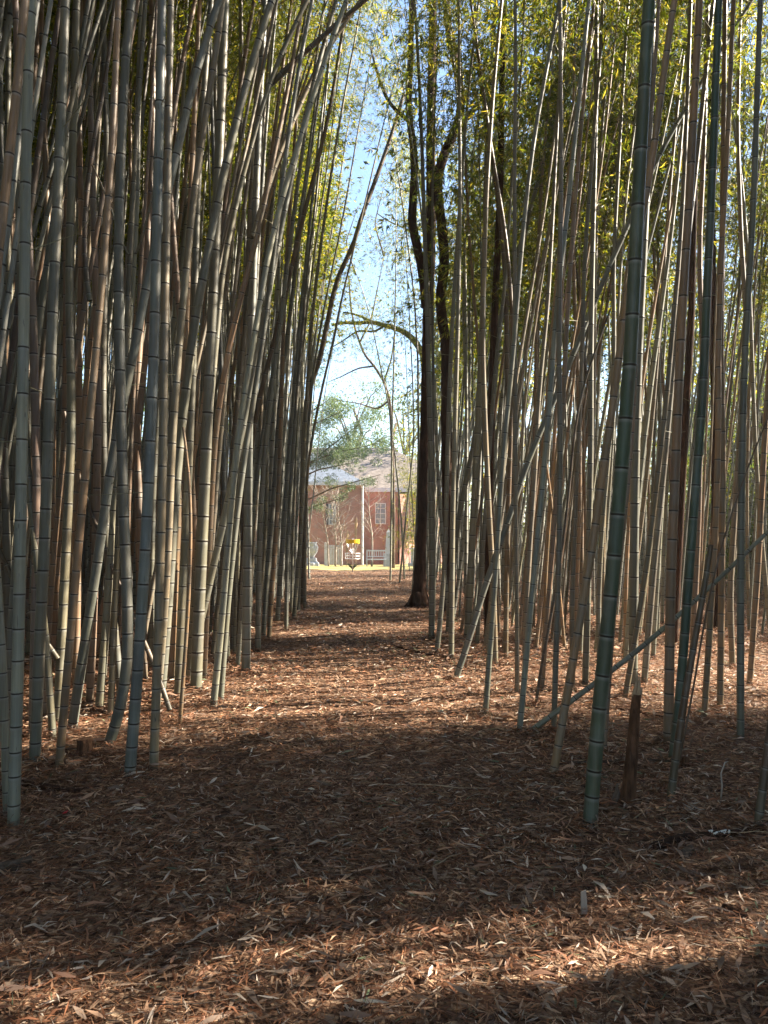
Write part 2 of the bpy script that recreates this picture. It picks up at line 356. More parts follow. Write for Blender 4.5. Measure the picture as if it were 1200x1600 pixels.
def culm_arrays(Q, s, r0, Lfull, rng, sides=10, detail=True, sp0=.14, sp1=.36, maxlen=None):
    """rings along a smoothed path; returns V, F, mark colours"""
    total = s[-1]; k = (r0 / .035) ** .45
    nodes = []; p = rng.uniform(.02, .1)
    while p < total:
        nodes.append(p); h = min(1, p / 4.0); top = max(0, (p - 8) / 8)
        p += (sp0 + (sp1 - sp0) * h) * k * rng.uniform(.86, 1.12) * (1 - .35 * top)
    pos, rad, mk = [0.0], [1.03], [(0, 0, rng.random(), 0)]
    sg = rng.random()
    for nd in nodes:
        e = r0 * (.16 if detail else .22)
        prof = ((-4.5, 1.0, 0, .15), (-1.2, 1.0, 0, 1.0), (-.75, 1.01, 1, 0), (0, .975, 1, 0), (.55, 1.09, .75, 0), (1.1, 1.06, .15, .35), (2.6, 1.0, 0, 0)) if detail else ((-1.3, 1.0, 0, .5), (-.8, 1, 1, 0), (.8, 1.06, 1, 0), (1.3, 1.0, 0, 0))
        for i, (dx, rr, a, b) in enumerate(prof):
            if i == (3 if detail else 2): sg = rng.random()
            q = nd + dx * e
            if q > pos[-1] + 1e-4 and q < total: pos.append(q); rad.append(rr); mk.append((a, b, sg, 0))
    pos.append(total); rad.append(1.0); mk.append((0, 0, sg, 0))
    pos = np.array(pos); rad = np.array(rad); mk = np.array(mk)
    C = np.stack([np.interp(pos, s, Q[:, i]) for i in range(3)], 1)
    T = np.gradient(Q, axis=0); T /= np.linalg.norm(T, axis=1)[:, None]
    Tn = np.stack([np.interp(pos, s, T[:, i]) for i in range(3)], 1); Tn /= np.linalg.norm(Tn, axis=1)[:, None]
    ref = np.where(np.abs(Tn[:, :1]) < .9, np.array([[1., 0, 0]]), np.array([[0, 1., 0]]))
    A = ref - Tn * np.sum(ref * Tn, 1)[:, None]; A /= np.linalg.norm(A, axis=1)[:, None]; B = np.cross(Tn, A)
    R_ = r0 * np.clip(1 - .82 * (pos / Lfull) ** 1.35, .12, 1) * rad
    th = np.arange(sides) * 2 * np.pi / sides
    V = C[:, None] + R_[:, None, None] * (A[:, None] * np.cos(th)[None, :, None] + B[:, None] * np.sin(th)[None, :, None])
    n = len(pos); i = (np.arange(n - 1)[:, None] * sides + np.arange(sides)[None, :]); j = (np.arange(n - 1)[:, None] * sides + (np.arange(sides)[None, :] + 1) % sides)
    F = np.stack([i, j, j + sides, i + sides], 2).reshape(-1, 4)
    return V.reshape(-1, 3), F, np.repeat(mk, sides, 0)
def extend(P, L, rng, droop=1.0):
    """grow the path beyond the seen part to total length L with a gentle arch"""
    P = [Vector(p) for p in P]
    d = (P[-1] - P[-2]).normalized(); s = sum((P[i + 1] - P[i]).length for i in range(len(P) - 1))
    az = rng.uniform(-.5, .5)
    h = Vector((d.x, d.y, 0)); h = h.normalized() if h.length > .02 else Vector((math.cos(az), math.sin(az), 0))
    while s < L:
        fr = max(0, (s / L - .55)) * droop
        d = (d + h * (.05 * fr + .004) - Vector((0, 0, .10 * fr ** 2))).normalized()
        P.append(P[-1] + d * .5); s += .5
    return P

LEAFTONE = None
def crown_arrays(seed, H=7.0, nnode=22, per=84, spread=1.25, leaf=(.08, .145), width=.0145):
    """leafy side branches of the upper culm, local origin where the crown starts"""
    rng = np.random.default_rng(seed)
    BV, BF = [], []; P, Dl = [], []
    base = 0
    for k in range(nnode):
        h = H * (k + rng.uniform(0, .6)) / nnode
        for b in range(2):
            az = rng.uniform(0, 2 * np.pi); Ln = spread * rng.uniform(.55, 1.15) * (1 - .55 * (h / H) ** 1.5)
            el = rng.uniform(.35, .95); d0 = np.array([math.cos(az) * math.cos(el), math.sin(az) * math.cos(el), math.sin(el)])
            t = np.linspace(0, 1, 4)[:, None]
            pts = np.array([0, 0, h]) + d0 * Ln * t + np.array([0, 0, -.55 * Ln]) * t ** 2.2
            r = .006 * (1 - .8 * t[:, 0]) + .0012
            for i in range(4):
                for q in range(3):
                    a = q * 2.094; BV.append(pts[i] + np.array([math.cos(a), math.sin(a), 0]) * r[i])
            for i in range(3):
                for q in range(3):
                    BF.append((base + i * 3 + q, base + i * 3 + (q + 1) % 3, base + (i + 1) * 3 + (q + 1) % 3, base + (i + 1) * 3 + q))
            base += 12
            n = int(per * rng.uniform(.6, 1.3)); tt = rng.uniform(.2, 1.05, n)[:, None]
            # leaves in fans: a few leaves share a twig end
            cl = rng.integers(0, max(3, n // 5), n); off = rng.normal(0, .16 * Ln ** .5, (max(3, n // 5) + 1, 3)); tc = rng.uniform(.2, 1.05, max(3, n // 5) + 1)
            tt = (tc[cl] + rng.normal(0, .015, n))[:, None]
            pp = np.array([0, 0, h]) + d0 * Ln * tt + np.array([0, 0, -.55 * Ln]) * np.abs(tt) ** 2.2 + off[cl] * (.3 + tt) + rng.normal(0, .012, (n, 3))
            dd = d0 * .5 + off[cl] * 1.5 + rng.normal(0, .42, (n, 3)) + np.array([0, 0, -.8])
            P.append(pp); Dl.append(dd)
    P = np.concatenate(P); Dl = np.concatenate(Dl); return leafcloud(P, Dl, rng, leaf, width) + (np.array(BV), np.array(BF))
def leafcloud(P, Dl, rng, leaf, width, tone=None):
    n = len(P); Dl = Dl / np.linalg.norm(Dl, axis=1)[:, None]
    q = rng.normal(0, 1, (n, 3)); S = np.cross(Dl, q); S /= np.linalg.norm(S, axis=1)[:, None]; U = np.cross(Dl, S)
    L = rng.uniform(leaf[0], leaf[1], n)[:, None]; W = (width * rng.uniform(.7, 1.25, n))[:, None]
    V = np.empty((n, 4, 3)); V[:, 0] = P; V[:, 1] = P + Dl * L * .4 + S * W * .5 + U * W * .1; V[:, 2] = P + Dl * L - U * L * .08; V[:, 3] = P + Dl * L * .4 - S * W * .5 + U * W * .1
    F = np.arange(n * 4).reshape(n, 4)
    tn = rng.uniform(0, 1, n) if tone is None else tone
    T = np.repeat(np.stack([tn, tn, tn, np.ones(n)], 1), 4, 0)
    return V.reshape(-1, 3), F, T
CROWNS = []; CROWN_RAW = []
for k in range(5):
    V, F, T, BV, BF = crown_arrays(100 + k)
    CROWNS.append((mesh_quads('leaves', V, F, M['leaf'], {'tone': T}, smooth=False), mesh_quads('branches', BV, BF, M['twig'])))
for k in range(3):
    CROWN_RAW.append(crown_arrays(200 + k, per=22, leaf=(.12, .2), width=.03))

COLS = {'grey-green': (.135, .143, .125), 'pale grey-green': (.24, .26, .23), 'tan': (.25, .165, .10), 'pinkish tan': (.22, .15, .11), 'deep green': (.052, .08, .045),
        'dark brown': (.075, .048, .032), 'grey-tan': (.175, .15, .115), 'dark grey': (.085, .088, .078)}
nrg = np.random.default_rng(11)
FOOT = []       # taken ground spots
TOPS = []
def place_bamboo(P, r0, colname, label, L, group=None, name='bamboo', sides=12, crown=True, twigs=False, detail=True, crown_at=.46, ck=None):
    P = extend(P, L, nrg) if L else [Vector(p) for p in P]
    base = Vector(P[0]); Q, s = smooth_path(P, win=.8)
    Q = Q - np.array(tuple(base)); 
    V, F, mk = culm_arrays(Q, s, r0, (L or s[-1] * 1.8), nrg, sides, detail)
    t = thing(name, label, 'bamboo', base, 0, group)
    c = link('culm', mesh_quads('culm', V, F, M['culm'], {'mark': mk}), t)
    v = nrg.uniform(.82, 1.18); cc = COLS[colname]; hs = nrg.normal(0, .010) * np.array([1, .2, -.9])
    c.color = (max(.02, cc[0] * v * 1.1 + hs[0]), max(.02, cc[1] * v * 1.02 + hs[1]), max(.02, cc[2] * v * .88 + hs[2]), 1)
    if crown and L:
        hc = s[-1] * crown_at * nrg.uniform(.92, 1.12); i = int(np.searchsorted(s, hc)); a = Vector(Q[min(i, len(Q) - 1)]); b = Vector(Q[-1])
        k = nrg.integers(0, 5) if ck is None else ck; q = (b - a).to_track_quat('Z', 'Y').to_matrix().to_4x4() @ Matrix.Rotation(nrg.uniform(0, 6.28), 4, 'Z')
        sc = (b - a).length / 7.0
        for nm, me in (('leaves', CROWNS[k][0]), ('branches', CROWNS[k][1])):
            o = link(nm, me, t); o.matrix_local = Matrix.Translation(a) @ q @ Matrix.Diagonal((sc ** .5, sc ** .5, sc, 1))
    if twigs:
        nt_ = int(nrg.integers(2, 6))
        for _ in range(nt_):
            hh = nrg.uniform(1.8, 5.5); i = min(int(np.searchsorted(s, hh)), len(Q) - 1); a = Vector(Q[i]); az = nrg.uniform(0, 6.28); ln = nrg.uniform(.08, .32)
            d = Vector((math.cos(az), math.sin(az), nrg.uniform(-.1, .9))).normalized(); e = a + d * (ln + r0); f = e + (d + Vector((nrg.normal(0, .4), nrg.normal(0, .4), .2))).normalized() * ln * .6
            mb = MB(); mb.tube([a + d * r0 * .7, e, f], [.0032, .0022, .001], 5); mb.build('dead_twig', M['twig'], t)
    FOOT.append((base.x, base.y))
    return t

def ordn(n):
    return {1: 'nearest', 2: 'second nearest', 3: 'third nearest', 4: 'fourth nearest', 5: 'fifth nearest', 6: 'sixth nearest', 7: 'seventh nearest', 8: 'eighth nearest', 9: 'ninth nearest', 10: 'tenth nearest'}.get(n) or (str(n) + {1: 'st', 2: 'nd', 3: 'rd'}.get(n % 10 if n % 100 not in (11, 12, 13) else 0, 'th') + ' nearest')

# front-row culms: (base px, further px points going up, width in px, colour, depth drift per metre of height)
LEFT = [
 ([(21,1287),(24,1180),(29,1000),(31,900),(34,700),(37,533),(39,380),(41,233),(44,100),(49,0)], 18, 'pale grey-green'),
 ([(13,1268),(8,1150),(2,1000),(-9,850),(-30,600),(-50,350)], 14, 'pale grey-green'),
 ([(54,1187),(60,1050),(66,920),(73,766),(80,533),(87,380),(93,233),(99,100),(102,0)], 17, 'grey-green'),
 ([(92,1196),(105,1050),(117,916),(130,780),(143,620),(152,533),(158,450),(165,380),(170,300),(178,180),(185,0)], 12.5, 'tan'),
 ([(83,1154),(71,983),(55,866),(43,733),(38,600),(30,400),(26,200),(24,0)], 11, 'grey-green'),
 ([(52,1150),(55,966),(58,833),(57,700),(53,560),(50,450),(42,330),(34,180),(24,0)], 14, 'pinkish tan'),
 ([(112,1141),(128,1030),(147,916),(163,800),(183,666),(207,566),(222,480),(240,390),(262,300),(285,200),(312,90),(342,0)], 15, 'grey-green'),
 ([(167,1167),(178,1145),(192,1115),(200,1050),(200,950),(195,850),(190,700),(187,533),(184,400),(187,300),(192,160),(200,33),(205,0)], 17, 'grey-green'),
 ([(202,1212),(213,1080),(221,960),(227,866),(233,733),(240,566),(243,450),(246,300),(250,166),(253,0)], 17.5, 'grey-green'),
 ([(240,1200),(246,1025),(250,900),(253,780),(256,600),(258,450),(262,300),(264,150),(267,0)], 14, 'grey-tan'),
 ([(154,1108),(163,1010),(173,866),(183,740),(195,600),(207,450),(214,300),(216,150),(222,0)], 12, 'pale grey-green'),
 ([(90,1133),(96,1000),(103,866),(109,740),(113,640),(109,533),(108,400),(113,250),(120,0)], 14, 'grey-green'),
 ([(278,1094),(283,966),(291,820),(297,680),(303,533),(306,380),(312,230),(322,100),(330,0)], 13, 'grey-green'),
 ([(306,1079),(311,950),(317,820),(322,700),(330,533),(335,420),(340,300),(345,180),(352,0)], 18, 'grey-green'),
 ([(333,1104),(345,985),(352,900),(362,780),(374,660),(397,533),(412,430),(434,330),(462,240),(492,140),(520,60)], 11, 'pale grey-green'),
 ([(344,1096),(354,962),(364,860),(378,740),(400,600),(418,480),(432,360),(448,230),(466,110),(488,0)], 10, 'grey-green'),
 ([(384,1054),(386,930),(387,830),(388,720),(390,600),(393,500),(398,380),(402,250),(408,120),(414,0)], 14, 'grey-green'),
 ([(403,1019),(404,920),(407,800),(412,725),(421,640),(431,560),(440,490),(452,390),(466,280),(484,160),(505,20)], 9, 'grey-green'),
 ([(420,999),(424,930),(429,870),(434,790),(438,700),(441,575),(444,480),(450,380),(458,250),(470,100)], 7.5, 'tan'),
 ([(411,995),(416,920),(423,840),(430,740),(436,640),(447,540),(462,420),(476,300),(498,150),(520,0)], 8, 'grey-green'),
 ([(364,1019),(367,912),(371,800),(376,680),(381,560),(386,440),(392,300),(400,150),(410,0)], 9.5, 'grey-tan'),
 ([(371,1046),(377,950),(382,870),(387,780),(391,660),(397,520),(404,380),(412,250),(424,100)], 7.5, 'grey-green'),
 ([(459,965),(464,905),(469,850),(472,760),(478,640),(487,500),(499,400),(516,280),(538,150),(566,0)], 7, 'grey-green'),
 ([(476,950),(476,880),(478,800),(481,725),(494,650),(507,590),(520,537),(533,470),(550,400),(572,310),(600,190)], 5, 'grey-tan'),
 ([(433,972),(438,900),(445,800),(452,700),(462,580),(474,450),(486,330),(500,200),(517,60)], 7.5, 'grey-green'),
 ([(470,943),(470,860),(471,760),(472,650),(473,560),(481,450),(492,350),(505,250),(520,130)], 5.5, 'pale grey-green'),
 ([(243,1112),(255,980),(264,830),(268,700),(280,533),(293,400),(303,300),(318,200),(335,100),(348,0)], 13, 'grey-tan'),
 ([(250,1096),(262,950),(272,800),(281,680),(292,600),(305,490),(318,430),(334,350),(350,267),(366,200),(383,140),(404,60),(425,0)], 15.5, 'grey-green'),
 ([(318,1062),(325,900),(333,720),(342,630),(351,580),(366,505),(383,437),(400,383),(415,310),(428,240),(444,170),(460,80),(474,0)], 10, 'pinkish tan'),
 ([(296,1070),(304,930),(317,760),(328,640),(339,520),(347,420),(362,350),(380,270),(397,215),(420,130),(450,60),(480,0)], 11, 'grey-green'),
 ([(372,1012),(380,860),(391,700),(410,600),(432,520),(455,420),(472,345),(493,267),(507,210),(518,160),(532,70),(543,0)], 9, 'dark brown'),
 ([(140,1098),(146,960),(150,820),(154,640),(150,480),(146,330),(141,150),(138,0)], 12, 'pinkish tan'),
 ([(118,1080),(122,900),(125,720),(123,540),(128,380),(124,200),(126,0)], 11, 'tan'),
 ([(225,1070),(222,900),(216,760),(213,620),(222,480),(236,300),(240,150),(236,0)], 12, 'pinkish tan'),
 ([(355,1030),(352,900),(352,760),(350,600),(345,450),(340,300),(336,150),(338,0)], 9, 'grey-green'),
 ([(455,958),(457,860),(461,740),(468,600),(480,480),(497,360),(514,240),(527,130)], 5, 'grey-green'),
 ([(466,955),(470,850),(477,720),(490,575),(503,500),(515,440),(530,370),(545,290),(560,200),(580,90)], 5, 'grey-green'),
 ([(447,985),(449,860),(456,730),(466,590),(480,430),(495,300),(506,180),(520,40)], 6.5, 'dark grey'),
 ([(468,930),(474,800),(478,680),(487,560),(500,480),(512,400),(527,312),(540,220),(560,100)], 5, 'grey-green'),
 ([(14,1120),(12,900),(6,700),(4,500),(2,300),(-2,0)], 12, 'grey-green'),
 ([(190,1090),(176,960),(165,820),(160,640),(163,450),(168,250),(160,0)], 12, 'dark grey'),
 ([(30,1100),(16,900),(18,700),(22,533),(10,380),(12,200),(14,0)], 12, 'grey-green'),
]
RIGHT = [
 ([(921,1280),(934,1129),(945,1015),(956,920),(968,760),(981,620),(987,520),(994,367),(1003,200),(1013,17)], 22.5, 'deep green'),
 ([(863,1212),(879,1129),(898,1015),(916,914),(931,820),(945,710),(957,650),(967,550),(985,430),(1008,320),(1027,200),(1040,83),(1054,0)], 13, 'tan'),
 ([(1044,1166),(1046,1040),(1048,900),(1054,760),(1059,640),(1063,533),(1069,430),(1078,300),(1086,133),(1093,0)], 15, 'pinkish tan'),
 ([(1050,1196),(1062,1100),(1072,960),(1078,880),(1089,733),(1100,600),(1103,480),(1112,300),(1118,130),(1123,0)], 14, 'deep green'),
 ([(758,1115),(766,1010),(774,900),(780,800),(789,670),(800,578),(808,467),(822,310),(839,183),(862,70),(874,0)], 9, 'grey-green'),
 ([(710,1060),(728,1015),(746,955),(762,900),(779,859),(800,797),(819,734),(838,687),(856,650),(876,600),(900,545),(930,467),(967,383),(1000,310),(1033,233),(1077,160)], 10, 'grey-green'),
 ([(811,1139),(824,1010),(834,895),(847,770),(860,610),(868,500),(878,400),(890,300),(903,170),(917,33)], 9.5, 'pale grey-green'),
 ([(808,1090),(808,960),(807,850),(805,740),(805,600),(804,450),(804,250),(806,100),(805,0)], 7.5, 'grey-tan'),
 ([(865,1139),(869,1010),(873,880),(875,760),(875,640),(872,533),(875,430),(877,250),(876,100),(875,0)], 9, 'grey-tan'),
 ([(914,1077),(918,960),(920,840),(923,720),(923,560),(926,380),(930,233),(932,100),(932,0)], 10, 'grey-green'),
 ([(943,1180),(953,1038),(962,910),(975,820),(990,660),(993,533),(1000,400),(1012,260),(1022,120),(1030,0)], 8, 'pinkish tan'),
 ([(1125,1109),(1127,960),(1128,850),(1130,700),(1126,560),(1128,430),(1130,233),(1132,80),(1133,0)], 10, 'tan'),
 ([(1100,1122),(1108,1000),(1114,900),(1120,780),(1123,650),(1122,533),(1128,380),(1138,200),(1146,0)], 9.5, 'tan'),
 ([(1157,1161),(1157,1020),(1157,880),(1159,720),(1162,600),(1166,500),(1177,333),(1183,150),(1188,0)], 11, 'grey-green'),
 ([(1171,1081),(1177,990),(1184,900),(1191,760),(1197,650),(1205,520),(1220,300)], 9, 'tan'),
 ([(989,1079),(990,960),(991,850),(993,700),(997,570),(1003,440),(1010,300),(1016,150),(1020,0)], 14, 'grey-green'),
 ([(976,1095),(992,1000),(1006,920),(1017,833),(1031,715),(1044,600),(1052,500),(1062,400),(1070,250),(1076,100),(1079,0)], 9, 'grey-tan'),
 ([(1006,1074),(1014,980),(1022,880),(1034,766),(1046,640),(1055,530),(1072,400),(1090,240),(1108,60)], 10, 'grey-tan'),
 ([(674,1000),(675,900),(674,800),(673,700),(670,600),(668,500),(664,380),(660,250),(655,120),(648,0)], 9, 'grey-green'),
 ([(705,1031),(706,930),(707,812),(710,700),(714,560),(717,430),(719,300),(718,150),(717,0)], 8.5, 'grey-green'),
 ([(682,1021),(690,950),(695,880),(698,765),(702,620),(707,500),(713,400),(721,290),(731,150),(748,0)], 8, 'grey-green'),
 ([(730,1000),(735,900),(740,800),(745,700),(750,590),(754,500),(757,380),(761,220),(770,60),(776,0)], 11, 'grey-green'),
 ([(700,992),(706,900),(716,812),(726,760),(738,708),(751,634),(766,562),(778,520),(800,430),(830,320),(866,200),(900,80)], 9, 'grey-green'),
 ([(790,1031),(791,930),(794,800),(799,650),(802,520),(796,420),(785,330),(770,250),(758,160),(747,80)], 8, 'dark brown'),
 ([(632,905),(629,840),(624,780),(617,710),(607,630),(595,575),(580,500),(567,455),(552,415)], 3.2, 'pale grey-green'),
 ([(610,907),(611,840),(612,740),(613,650),(615,580),(617,500),(619,400),(619,290),(620,180)], 3.4, 'pale grey-green'),
 ([(624,912),(630,850),(636,790),(643,730),(647,680),(645,600),(640,500),(630,330)], 3, 'pale grey-green'),
 ([(644,935),(648,880),(652,800),(654,700),(653,560),(647,460),(636,370),(622,270),(608,190),(600,120)], 4, 'dark grey'),
 ([(677,990),(679,880),(678,750),(677,620),(676,500),(675,333),(678,200),(683,90),(688,0)], 5, 'dark grey'),
 ([(774,1040),(771,920),(763,780),(757,640),(754,530),(757,400),(760,300),(770,150),(784,0)], 9, 'grey-tan'),
 ([(846,1080),(853,980),(862,880),(870,760),(880,640),(884,533),(892,400),(905,230),(920,80)], 8, 'pinkish tan'),
 ([(895,1085),(893,960),(897,840),(903,700),(910,560),(912,420),(924,260),(938,90),(942,0)], 8, 'grey-tan'),
 ([(1080,1060),(1085,960),(1091,830),(1094,690),(1098,540),(1092,400),(1100,230),(1104,60)], 9, 'pinkish tan'),
 ([(1145,1050),(1140,930),(1148,800),(1158,650),(1168,520),(1158,380),(1152,200),(1156,40)], 9, 'grey-tan'),
 ([(820,1060),(822,960),(828,850),(836,740),(842,610),(856,480),(864,330),(873,150),(884,0)], 8, 'grey-tan'),
 ([(938,1060),(934,960),(940,830),(952,700),(960,560),(958,420),(966,260),(976,90)], 8, 'grey-green'),
 ([(745,1010),(750,920),(757,820),(765,700),(775,560),(790,440),(798,300),(811,170),(820,0)], 7, 'dark grey'),
]
SPECIAL_L = {0: 'pale grey-green bamboo culm standing nearest the camera at the left edge', 1: 'pale culm close behind the nearest left culm, leaning out of the frame leftwards', 3: 'clean tan bamboo culm between two grey culms at the front left',
 7: 'grey-green culm with a strongly kicked-out curved foot at the left front', 8: 'thick grey-green culm whose base crosses in front of the curved-footed culm', 9: 'slim grey-tan mottled culm just right of the thick crossing pair, left front',
 13: 'very thick upright grey-green culm midway along the left side of the path', 30: 'dark brown weathered culm arching far over the path from the left grove'}
SPECIAL_R = {0: 'thick deep green bamboo culm standing alone, nearest on the right of the path', 1: 'tan culm leaning right, just left of the thick deep green culm', 3: 'slimmer deep green culm behind the dead brown leaning one at right',
 5: 'grey culm slanting steeply right from the right edge of the path', 2: 'upright pinkish tan culm between the broken stump and second deep green culm'}
def hero(lst, side, special):
    order = sorted(range(len(lst)), key=lambda i: -lst[i][0][0][1])
    rank = {i: k + 1 for k, i in enumerate(order)}
    for i, (pts, w, col) in enumerate(lst):
        Y = depth_of(pts[0][1]); b = unproj(*pts[0], Y); Y0 = Y
        # meet the real ground
        drift = nrg.normal(0, .012); P = []
        for (px, py) in pts:
            p = unproj(px, py, Y); yy = Y + drift * max(0, p.z) * (Y / 5) ** .5
            P.append(unproj(px, py, yy))
        P[0].z = gzf(P[0].x, P[0].y) - .03
        r = w / 2 / FPX * Y; L = 9.5 + r * 110 + nrg.uniform(-.6, 1.5); L = max(L, P[-1].z + 2.2)
        dx = (pts[-1][0] - pts[0][0]) / max(1, pts[0][1] - pts[-1][1])
        lean = 'upright' if abs(dx) < .045 else ('right-leaning' if dx > 0 else 'left-leaning')
        lab = special.get(i) or f"{lean} {col} bamboo culm, {ordn(rank[i])} rooted along the {side} of the path"
        place_bamboo(P, r, col, lab, L, 'bamboo culms along the %s of the path' % side, sides=14 if Y < 9 else 10, twigs=(Y < 11 and i % 2 == 0), crown_at=(.52 if side == 'right' else (.64 if Y < 9 else .74)))
hero(LEFT, 'left', SPECIAL_L)
hero(RIGHT, 'right', SPECIAL_R)

# individually drawn dead, broken and fallen culms
def dead(pts, w, col, label, name='dead_bamboo', Y=None, group=None, ys=None, twigs=False):
    P = []
    for k, (px, py) in enumerate(pts):
        yy = ys[k] if ys else (Y or depth_of(pts[0][1])); P.append(unproj(px, py, yy))
    Yb = ys[0] if ys else (Y or depth_of(pts[0][1]))
    return place_bamboo(P, w / 2 / FPX * Yb, col, label, None, group, name, 12, False, twigs)
dead([(281,1133),(286,1060),(292,983),(297,900),(299,800),(296,740),(291,690),(283,656)], 6.5, 'tan', 'thin tan dead culm with bent broken top beside the left path edge')
dead([(-60,1290),(-45,900),(-20,560),(0,370),(20,200),(37,33),(46,-80),(60,-300)], 17, 'pinkish tan', 'weathered tan culm leaning in from the left edge at the top corner', Y=3.9)
dead([(265,1110),(255,1070),(215,980),(180,900),(150,820),(120,740),(100,640)], 8, 'dark brown', 'thin brown dead culm leaning left across the left grove behind front culms', ys=[6.4,6.5,6.6,6.8,7,7.2,7.4])
dead([(90,1030),(50,975),(20,900),(-10,840),(-60,760)], 9, 'dark brown', 'short brown dead culm slanting down behind the leftmost front culms', Y=6.2)
dead([(140,470),(128,400),(140,250),(165,130),(178,20),(185,-60)], 8, 'dark brown', 'split brown dead culm propped high among the left culms', Y=6.3)
dead([(240,300),(215,400),(205,440),(180,330),(135,240)], 4, 'tan', 'thin snapped tan stem hooked between culms high on the left', Y=6.0)
dead([(390,640),(400,500),(400,160),(420,135),(443,110),(483,77),(533,30),(573,0),(640,-60)][3:] , 9, 'dark brown', 'brown broken culm lying slantwise across the top of the left grove', Y=8.0)
dead([(395,370),(425,270),(447,210),(463,180),(490,112),(523,57),(556,15),(600,-60)], 9, 'grey-tan', 'grey leaning culm just under the slanting brown one at top left', Y=8.4)
dead([(474,950),(475,820),(474,700),(480,612),(495,580),(505,537),(515,487),(522,450),(535,415),(552,387),(562,345),(580,300),(597,253),(613,207),(624,172),(633,140)], 9.5, 'dark brown', 'thick dark snag leaning right into the sky gap with a kink', 'leaning_snag', Y=16.8)
# right side
dead([(831,1141),(880,1105),(925,1070),(960,1046),(1000,1014),(1040,980),(1100,926),(1150,880),(1200,830),(1290,745)], 8.8, 'pale grey-green', 'grey fallen culm propped slantwise across the right grove', Y=6.1)
dead([(1047,1253),(1057,1180),(1065,1110),(1078,1040),(1093,966),(1104,900),(1113,835)], 12, 'dark brown', 'dark brown dead culm with broken tip leaning right near the right edge')
dead([(1050,1240),(1072,1140),(1090,1040),(1108,920),(1128,850),(1153,766),(1180,700),(1205,640),(1240,560)], 3.2, 'dark brown', 'thin dark rod leaning against the brown dead culm at right', Y=4.7)
dead([(1184,1296),(1190,1235),(1200,1170),(1212,1080),(1226,980),(1250,800)], 13, 'dark brown', 'brown dead culm cut by the right edge of the view')
dead([(835,1120),(842,1060),(850,1015),(863,960),(872,900),(880,850),(890,760),(900,640),(925,560),(955,480)], 5, 'dark brown', 'thin brown dead culm leaning right behind the front right culms', Y=7.0)
dead([(882,1010),(876,940),(868,860),(872,960),(860,850),(850,760)][:3] + [(862,780),(850,700)], 5, 'tan', 'thin tan split stem leaning left among the right culms', Y=9.5)
dead([(800,780),(793,600),(790,427),(777,300),(760,200),(747,100),(742,0)], 8, 'dark brown', 'dark bent culm arching left above the right side of the path', Y=11)

# ------------------------------------------------------------------ filler culms deep in both groves, plus unseen ones added for shade
frng = random.Random(4)
def far_enough(x, y, d):
    return all((x - a) ** 2 + (y - b) ** 2 > d * d for a, b in FOOT)
fill = []
def scatter(n, x0, x1, y0, y1, d, side):
    c = 0
    for _ in range(n * 12):
        if c >= n: break
        x = frng.uniform(x0, x1); y = frng.uniform(y0, y1)
        if side == 'left' and x > -1.95 - max(0, 9 - y) * .12 - max(0, y - 11) * .045: continue
        if side == 'right' and (x < 1.15 + max(0, 12 - y) * .10): continue
        if not far_enough(x, y, d): continue
        px = 600 + x / y * FPX if y > .5 else 9e9
        FOOT.append((x, y)); fill.append((x, y, side, px)); c += 1
scatter(620, -8.5, -1.9, 6.3, 27, .18, 'left')
scatter(450, -15, -8, 4, 27, .26, 'left')
scatter(150, -9, -1.8, -11, 1.0, .38, 'left')  # this row and the next: unseen culms behind the camera, added to block skylight
scatter(150, 1.4, 11, -11, -1.0, .38, 'right')
scatter(200, -9, -2.9, 1.5, 7.5, .26, 'left')
scatter(100, 1.15, 10.5, 8.5, 15, .34, 'right')
scatter(420, 1.15, 11.5, 14, 31, .2, 'right')
scatter(95, 1.25, 6, 8.8, 16, .22, 'right')
scatter(260, 3.0, 12, -3, 6.0, .2, 'right')  # this row and the next: culms mostly out of view, added to shade the foreground
scatter(360, 6, 17, 0, 8.9, .2, 'right')
scatter(22, -7, -2.6, -4, 2, .5, 'left')
def lane(x, y): return y - .25 * (x - .5)          # which strip of ground a culm shades
def keep(f):
    x, y, side, px = f; l = lane(x, y)
    if side == 'left' or x < 4: return True
    if 7.3 < l < 10.4: return frng.random() < (.92 if int(l * 2.8) % 2 else .42)
    if 12.2 < l < 13.2 or 15 < l < 16 or 18.3 < l < 19.6 or 22 < l < 23.5: return frng.random() < .25
    return True
fill = [f for f in fill if keep(f)]
def crowned(x, y, side):
    l = lane(x, y)
    if side == 'left': return True
    if x < 3.5: return not (7 < l < 10.5)
    if 7.0 < l < 10.6: return False
    if l > 21.5: return x < 2.5
    if l > 16: return (int(x * 97 + y * 31) % 3) > 0
    return True
GAPS = [(.5, 1.3, 2.84, 2.91), (-1.3, -.6, 2.62, 2.66), (1.2, 4.5, 7.6, 8.8), (-.8, .8, 9.1, 9.4), (-1.3, .5, 12.5, 12.8), (-2.2, .3, 25.5, 27), (-2.6, .5, 29, 32)]   # clearings that let the low sun through
sh = Vector((sdir.x, sdir.y, 0)) / sdir.z
def shades(P, pad, h0=0.0):
    pad0 = pad
    for p in P:
        if p.z < h0: continue
        q = p - sh * p.z
        for a, b_, c, d in GAPS:
            pad = pad0 if c > 4 else pad0 * .6
            if a - pad < q.x < b_ + pad and c - pad < q.y < d + pad: return True
    return False
n_named = 300 - len([o for o in COL.objects if o.name.startswith(('bamboo', 'dead_bamboo', 'leaning_snag')) and o.parent is None])
inview = lambda f: f[1] > 1 and -60 < f[3] < 1260
fill.sort(key=lambda f: (not inview(f), f[1]))
rank = {}
bandof = lambda y: 'near' if y < 9 else ('middle' if y < 15 else 'far')
